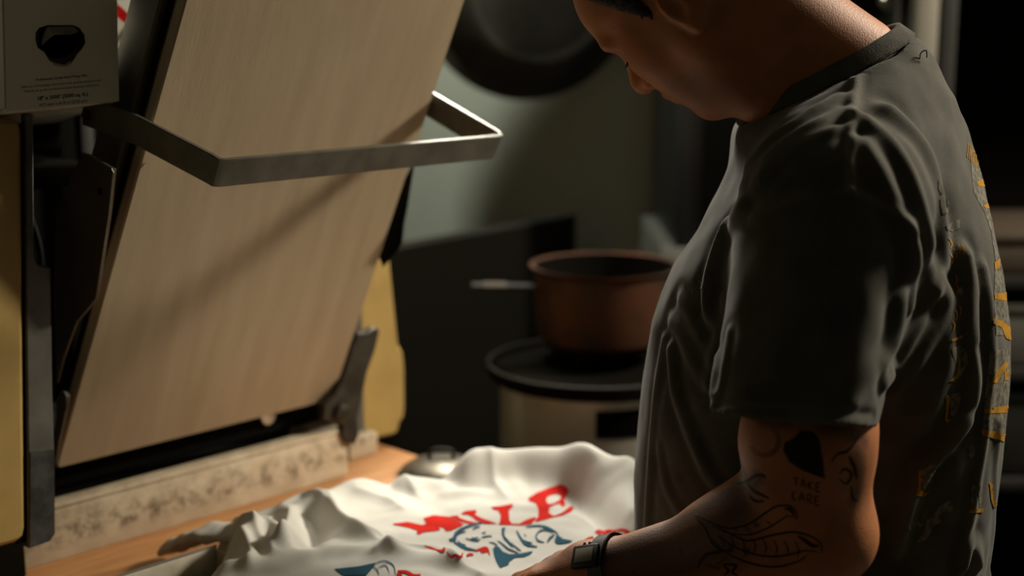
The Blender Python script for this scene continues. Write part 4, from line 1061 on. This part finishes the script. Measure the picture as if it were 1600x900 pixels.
# small chest print
chest = []
for i, (x, y) in enumerate(((1066, 436), (1072, 444), (1079, 430), (1088, 420), (1092, 438), (1078, 450), (1086, 452))): chest.append(ribbon([(x, y), (x + 5, y + 7), (x + 3, y + 14)], 2.0))
o = decal('chest_print', [[[tuple(p) for p in l] for l in s] for s in chest], t_bvh, M_bone, tee_o, 0.0005, 4); rebase(o); o['kind'] = 'stuff'

# trousers and shoes, below the frame
leg = Vol(); HP = np.array([0.375, 1.465, 0.90])
leg.ball(HP + np.array([0, 0, 0.03]), (0.155, 0.155, 0.12), 0.03)
for s in (1, -1):
    h0 = HP + BL * s * 0.085 + np.array([0, 0, -0.02]); kn = h0 + BF * 0.02 + BL * s * 0.02 + np.array([0, 0, -0.42]); an = kn - BF * 0.02 + np.array([0, 0, -0.40])
    leg.cone(h0, kn, 0.095, 0.072, 0.04); leg.cone(kn, an, 0.072, 0.058, 0.03)
    sh = bmesh.new(); sh.free()
lv, lq = leg.mesh((0.10, 1.15, 0.03), (0.66, 1.80, 1.08), 0.009)
lv = adj_smooth(lv, lq, 2)
link('trousers', np_mesh('trousers', lv - np.array(man.location), lq), M_jeans, man, True)
for s in (1, -1):
    shoe = Vol(); an = HP + BL * s * 0.105 + np.array([0, 0, -0.84]); an[2] = 0.06
    shoe.cone(an, an + BF * 0.16 + np.array([0, 0, -0.02]), 0.055, 0.040, 0.02); shoe.cone(an + np.array([0, 0, 0.05]), an, 0.05, 0.055, 0.02)
    shoe.fn(lambda p: p[:, 2] - 0.002, 0.003, 's')
    sv, sq = shoe.mesh(an - np.array([0.26, 0.26, 0.08]), an + np.array([0.26, 0.26, 0.16]), 0.008)
    link('shoe', np_mesh('shoe', adj_smooth(sv, sq, 1) - np.array(man.location), sq), M_black, man, True)

# wristwatch
wd = norm(WRI - FA); wc = WRI - wd * 0.010
wu = norm(np.array([0, 0, 1.0]) - wd[2] * wd); wside = np.cross(wu, wd)
ring = []
for k in range(40):
    t = 2 * math.pi * k / 40; dv = wu * math.cos(t) + wside * math.sin(t)
    h = bod_w.ray_cast(Vector(wc + dv * 0.08), Vector(-dv))
    p = np.array(h[0]) if h[0] is not None and (np.array(h[0]) - wc) @ dv < 0.05 else wc + dv * 0.031
    ring.append(p + dv * 0.0016)
wt = sweep('wristwatch', ring, 0.0085, mat('black_resin', (0.012, 0.011, 0.010), 0.4), man, rh=0.0016, upv=[tuple(norm(p - wc)) for p in ring], closed=True, square=True, bevel=0.0006); rebase(wt)
wt['label'] = 'black digital wristwatch with grey display'
hx, hn = hit(bod_w, 917, 872)
if hx is not None:
    fcn = norm(np.array(hn) if np.array(hn) @ np.array(ray(917, 872)) < 0 else -np.array(hn)); xx = norm(wd - (wd @ fcn) * fcn); yy = np.cross(fcn, xx); c_ = np.array(hx) + fcn * 0.002
    MW = Matrix(((xx[0], yy[0], fcn[0], c_[0]), (xx[1], yy[1], fcn[1], c_[1]), (xx[2], yy[2], fcn[2], c_[2]), (0, 0, 0, 1)))
    o = box('watch_case', (-0.015, -0.013, -0.002), (0.015, 0.013, 0.0045), mat('watch_case', (0.015, 0.014, 0.013), 0.35), wt, 0.003, 2); o.data.transform(MW); rebase(o)
    o = box('display', (-0.010, -0.008, 0.0046), (0.010, 0.008, 0.0052), mat('lcd_grey', (0.20, 0.19, 0.15), 0.35), wt, 0.0004); o.data.transform(MW); rebase(o)
    for sx_ in (-0.016, -0.010):
        o = lathe('push_button', [(0, 0), (0.0016, 0), (0.0016, 0.002), (0, 0.0024)], M_steel, wt, 10, Matrix.Translation((sx_ + 0.013, -0.0135, 0.0015)) @ Matrix.Rotation(R(90), 4, 'X')); o.data.transform(MW); rebase(o)
# ------------------------------------------------------------------ white printed t-shirt on the tray
M_white = mat('white_cotton', (0.69, 0.68, 0.63), 0.9, var=0.04, vscale=10, bump=0.2, bscale=700, spec=0.15)
def pb(px, py, z): q = to_press(PZ(px, py, z)); return np.array([q[0], -q[1]])      # pixel -> (a, b) on height z
out_ab = [(0.162, 0.168), (0.192, 0.142), (0.24, 0.130), (0.30, 0.135), (0.37, 0.155), (0.44, 0.195), (0.51, 0.235), (0.58, 0.285), (0.625, 0.35), (0.638, 0.43), (0.63, 0.52), (0.57, 0.60), (0.45, 0.645), (0.30, 0.65), (0.15, 0.64), (0.06, 0.60), (0.03, 0.50), (0.025, 0.37), (0.055, 0.285), (0.11, 0.242), (0.145, 0.205)]
outline = np.array(spline([np.array(p) for p in out_ab], 8, True))
hstep = 0.0026
A_, B_ = np.meshgrid(np.arange(0.03, 0.66, hstep), np.arange(0.11, 0.68, hstep), indexing='ij')
pts = np.stack([A_.ravel(), B_.ravel()], 1)
x, y = pts[:, 0], pts[:, 1]; ins = np.zeros(len(pts), bool)
for (x1, y1), (x2, y2) in zip(outline, np.roll(outline, -1, 0)):
    c = ((y1 > y) != (y2 > y)) & (x < (x2 - x1) * (y - y1) / (y2 - y1 + 1e-12) + x1); ins ^= c
dedge = seg_dist(pts, np.vstack([outline, outline[:1]]))
d_in = np.where(ins, dedge, -dedge)
t = np.clip(d_in / 0.045, 0, 1); prof = np.sqrt(np.clip(1 - (1 - t) ** 2, 0, 1))
hgt = 0.0015 + prof * 0.058
def line_ab(p, z=0.995): return [pb(*q, z) for q in spline([np.array(k, float) for k in p], 5)]
def ridge(p, w, h, sharp=False, z=0.995, asym=0.0):
    global hgt
    ln = line_ab(p, z); d = seg_dist(pts, ln) / w
    f = np.exp(-d * 1.2) if sharp else np.exp(-d * d)
    hgt = hgt + h * f * np.clip(t * 1.6, 0, 1)
# far hump and big shapes
cr_ = [np.array(p) for p in ((0.515, 0.27), (0.56, 0.315), (0.592, 0.375), (0.60, 0.45), (0.59, 0.53))]
hgt = hgt + 0.042 * np.exp(-(seg_dist(pts, spline(cr_, 5)) / 0.036) ** 2) * np.clip(t * 1.6, 0, 1)
ridge([(560, 760), (640, 752), (720, 752)], 0.03, 0.010)
ridge([(480, 790), (530, 770), (560, 758)], 0.02, 0.008)
ridge([(450, 800), (470, 830), (440, 860)], 0.016, 0.012)
ridge([(365, 815), (380, 840), (375, 870)], 0.016, 0.012)
# sharp folds on the left
ridge([(455, 812), (450, 830), (445, 860)], 0.012, 0.020, True)
ridge([(515, 785), (530, 810), (560, 830), (590, 842)], 0.012, 0.015, True)
ridge([(395, 815), (405, 845), (425, 872)], 0.011, 0.014, True)
ridge([(505, 838), (470, 850), (445, 858)], 0.010, 0.010, True)
ridge([(345, 830), (352, 860)], 0.010, 0.012, True)
ridge([(360, 880), (420, 882), (470, 872), (540, 862), (620, 866), (700, 876)], 0.018, 0.010)
ridge([(585, 872), (630, 859), (672, 857), (712, 878), (748, 899)], 0.013, 0.012, True)
ridge([(500, 890), (580, 885), (650, 880)], 0.03, 0.006)
ridge([(512, 798), (540, 822), (580, 845), (612, 868)], 0.014, 0.011, True)
ridge([(350, 838), (375, 826), (400, 832)], 0.012, 0.014, True)
ridge([(375, 842), (392, 866), (388, 885)], 0.009, 0.013, True)
ridge([(415, 822), (432, 838), (436, 862)], 0.009, 0.012, True)
ridge([(470, 812), (488, 830), (480, 858)], 0.012, -0.014)
ridge([(360, 858), (372, 872)], 0.012, -0.014)
ridge([(440, 790), (470, 780), (500, 786), (510, 800)], 0.009, 0.010, True)
ridge([(600, 748), (615, 762), (640, 768)], 0.012, -0.006)
ridge([(690, 745), (720, 760), (760, 762)], 0.013, -0.007)

ridge([(560, 770), (600, 775), (630, 795)], 0.012, 0.006, True)
ridge([(620, 742), (640, 758), (655, 772)], 0.010, 0.006, True)
ridge([(768, 742), (775, 758), (790, 770)], 0.010, 0.006, True)
ridge([(900, 730), (925, 760), (960, 790), (985, 810)], 0.020, 0.012)
ridge([(980, 740), (985, 780), (990, 820)], 0.016, 0.010)
ridge([(900, 765), (935, 798), (970, 828)], 0.020, -0.018)
ridge([(700, 770), (760, 765), (800, 758)], 0.014, 0.005)
ridge([(480, 800), (500, 815), (495, 835)], 0.014, -0.012)
rs = np.random.RandomState(1)
for s_, am in ((30, 0.0030), (61, 0.0014), (110, 0.0006)):
    ph = rs.uniform(0, 6, 4); hgt = hgt + am * t * np.sin(x * s_ + 2.2 * np.sin(y * s_ * 0.4 + ph[0]) + ph[1]) * np.sin(y * s_ * 0.8 + 1.7 * np.sin(x * s_ * 0.5 + ph[2]) + ph[3])
# keep the room for hand and wrist above the cloth
hgt = np.clip(hgt, 0.0015, None)
G = hgt.reshape(A_.shape); idx = -np.ones(len(pts), int)
keep = d_in > -0.0005; idx[keep] = np.arange(keep.sum())
I = idx.reshape(A_.shape)
q = np.stack([I[:-1, :-1].ravel(), I[1:, :-1].ravel(), I[1:, 1:].ravel(), I[:-1, 1:].ravel()], 1); q = q[(q >= 0).all(1)]
wv = np.array([from_press(a, -b, z) for a, b, z in zip(x[keep], y[keep], hgt[keep])])
wn = adj_smooth(wv, q, 2, 0.4)
q = q[:, ::-1] if vnormals(wn, q)[:, 2].mean() < 0 else q
# press the cloth down a little under the hand
near = np.all((bv > wn.min(0) - 0.01) & (bv < wn.max(0) + np.array([0.01, 0.01, 0.05])), 1)
bl = bv[near]
if len(bl):
    key = {}
    cell = 0.004
    for p in bl[:: 1]:
        k = (int(p[0] // cell), int(p[1] // cell)); key[k] = min(key.get(k, 9), p[2])
    for i, p in enumerate(wn):
        z = key.get((int(p[0] // cell), int(p[1] // cell)))
        if z is not None and p[2] > z - 0.001: wn[i, 2] = max(z - 0.001, ZT + 0.002)
    wn[:, 2] = np.minimum(wn[:, 2], adj_smooth(wn, q, 3, 0.5)[:, 2] + 0.0005)
wt_o = bpy.data.objects.new('white_t_shirt', None); COL.objects.link(wt_o); wt_o.location = from_press(0.3, -0.4, 0)
tag(wt_o, 'crumpled white t-shirt with red lettering and blue animal print', 't-shirt')
def rebase_w(o): o.data.transform(Matrix.Translation(-wt_o.location))
cl = link('cloth', np_mesh('cloth', wn, q), M_white, wt_o, True)
sol = cl.modifiers.new('thickness', 'SOLIDIFY'); sol.thickness = 0.0012; sol.offset = -1
w_bvh = BVHTree.FromPolygons([Vector(p) for p in wn], [tuple(k) for k in q]); rebase_w(cl)
# sleeve lying over the tray wall, and the folded cuff
sl_pts = spline([PZ(420, 828, ZT + 0.06), PZ(385, 830, ZT + 0.058), PZ(330, 832, ZT + 0.056), PZ(285, 848, ZT + 0.030), PZ(262, 858, ZT + 0.016)], 5)
n_ = len(sl_pts)
bm = sweep_bm(sl_pts, [0.030 - 0.012 * i / (n_ - 1) for i in range(n_)], [0.012 - 0.004 * i / (n_ - 1) for i in range(n_)], (0, 0, 1), False, 20)
for v in bm.verts: v.co += Vector((0, 0, 0.003 * math.sin(v.co.x * 160) * math.sin(v.co.y * 130)))
o = from_bm('sleeve', bm, M_white, wt_o, True); rebase_w(o)
# print
def c6(*p): return [(580 + a / 3.636, 680 + b / 3.636) for a, b in p]
def c5(*p): return [(600 + a / 5, 750 + b / 5) for a, b in p]
red = [
 [c5((70, 345), (180, 330), (300, 355), (330, 345), (308, 300), (385, 278), (500, 290), (545, 310), (625, 350), (600, 365), (520, 400), (480, 402), (470, 380), (425, 365), (440, 395), (400, 402), (310, 412), (275, 430), (250, 418), (265, 400), (190, 375), (75, 352))],
 [c5((508, 288), (580, 280), (586, 296), (640, 318), (725, 338), (690, 350), (640, 342), (575, 318), (545, 302))],
 [c5((605, 262), (640, 245), (715, 237), (725, 250), (712, 275), (760, 300), (885, 345), (790, 346), (730, 325), (690, 292), (660, 275), (612, 273))],
 [c5((838, 215), (900, 208), (1005, 190), (1008, 208), (975, 240), (980, 320), (1000, 345), (1060, 345), (1120, 310), (1180, 292), (1190, 305), (1150, 345), (1080, 358), (890, 352), (905, 335), (910, 280), (890, 240), (850, 232))],
 [c5((1128, 145), (1200, 100), (1300, 60), (1380, 35), (1425, 55), (1445, 95), (1420, 125), (1405, 150), (1415, 200), (1390, 212), (1370, 185), (1320, 202), (1290, 220), (1290, 262), (1330, 285), (1390, 260), (1420, 235), (1460, 205), (1482, 215), (1460, 250), (1390, 280), (1320, 295), (1250, 315), (1182, 332), (1190, 310), (1205, 290), (1205, 230), (1190, 190), (1165, 175), (1135, 170)), c5((1270, 140), (1300, 120), (1350, 110), (1385, 122), (1375, 155), (1330, 185), (1285, 192), (1268, 170))],
]
def rr_(w, *p): red.append(ribbon(c6(*p), w))
rr_(3, (300, 630), (340, 642), (380, 656)); rr_(4.5, (376, 655), (405, 660), (420, 640)); rr_(4.5, (430, 665), (455, 695), (478, 684), (505, 695), (520, 672)); rr_(4.5, (540, 690), (560, 680), (580, 682)); rr_(5, (590, 660), (625, 650), (655, 645), (672, 682)); rr_(4.5, (620, 665), (660, 660))
rr_(5.5, (1175, 622), (1190, 645)); rr_(5.5, (1215, 600), (1240, 645)); rr_(4.5, (1215, 600), (1262, 580)); rr_(4.5, (1228, 622), (1262, 606)); rr_(4.5, (1240, 645), (1292, 625), (1302, 600))
rr_(4.5, (1285, 560), (1330, 600)); rr_(4.5, (1270, 555), (1300, 548), (1345, 585)); rr_(4.5, (1310, 545), (1372, 580)); rr_(4.5, (1330, 545), (1380, 545)); rr_(5.5, (1375, 545), (1430, 540), (1462, 555), (1455, 580), (1430, 585)); rr_(4.5, (1380, 615), (1400, 605), (1425, 608)); rr_(5, (1375, 620), (1385, 632))
rr_(5.5, (150, 775), (200, 780), (240, 800), (280, 795)); rr_(4.5, (145, 790), (175, 798))
def print_set(name, small_name, shapes, m, off, nbig):
    for i, s in enumerate(shapes):
        if i in nbig: o = decal(name, [[[tuple(p) for p in l] for l in s]], w_bvh, m, wt_o, off, 4); rebase_w(o)
    o = decal(small_name, [[[tuple(p) for p in l] for l in s] for i, s in enumerate(shapes) if i not in nbig], w_bvh, m, wt_o, off, 4); rebase_w(o); o['kind'] = 'stuff'
print_set('red_letter', 'small_red_lettering', red, M_red, 0.0008, range(5))
M_blue = mat('blue_print', (0.026, 0.105, 0.165), 0.9, spec=0.1, var=0.15, vscale=60)
blue = [
 [c5((850, 545), (870, 520), (900, 530), (930, 565), (980, 585), (1060, 580), (1130, 565), (1165, 560), (1140, 585), (1090, 605), (1020, 610), (980, 640), (970, 665), (905, 690), (880, 650), (860, 595))],
 [c5((1330, 480), (1350, 430), (1400, 465), (1475, 478), (1440, 495), (1380, 505), (1340, 498))],
 [c5((505, 468), (535, 455), (552, 425), (575, 410), (570, 450), (560, 480), (520, 488))],
 [c5((918, 380), (950, 375), (938, 415), (945, 445), (985, 490), (1012, 535), (985, 520), (935, 465), (918, 430))],
]
def bb_(w, *p): blue.append(ribbon(c5(*p), w))
for w_, p_ in ((4, ((550, 425), (600, 390), (680, 360), (770, 338))), (4.5, ((545, 490), (600, 520), (650, 540), (715, 552))), (2.6, ((565, 440), (600, 415), (640, 408))), (3, ((575, 480), (600, 505), (640, 515))),
               (2.4, ((640, 460), (690, 475), (735, 478), (748, 460))), (2.4, ((680, 455), (710, 462), (735, 450))), (2.4, ((760, 455), (800, 445), (845, 443))), (2.0, ((765, 425), (795, 410))), (2.2, ((820, 490), (860, 500), (890, 520))),
               (4.5, ((1035, 400), (1060, 450), (1100, 500), (1150, 520), (1195, 525))), (3.6, ((1110, 370), (1200, 362), (1270, 375), (1330, 405), (1360, 430))), (2.6, ((1185, 440), (1215, 405), (1260, 395), (1320, 415))), (3, ((1185, 440), (1200, 475), (1250, 492))),
               (3.2, ((1275, 490), (1300, 455), (1330, 430))), (3, ((890, 480), (930, 510), (975, 545), (1050, 572))), (2.4, ((1080, 470), (1120, 490), (1160, 495))), (2.4, ((990, 495), (1030, 530), (1070, 560))), (2.0, ((1095, 430), (1110, 445))), (2.6, ((690, 390), (720, 375), (750, 372)))): bb_(w_, *p_)
blue.append([[(522, 890), (560, 886), (588, 880), (572, 899), (538, 900)]])
blue.append(ribbon([(585, 882), (600, 877), (614, 884), (618, 899)], 2.0)); blue.append(ribbon([(590, 888), (602, 884), (608, 895)], 1.6)); blue.append(ribbon([(576, 884), (588, 890), (592, 899)], 1.6))
print_set('blue_patch', 'blue_line_drawing', blue, M_blue, 0.0010, range(4))
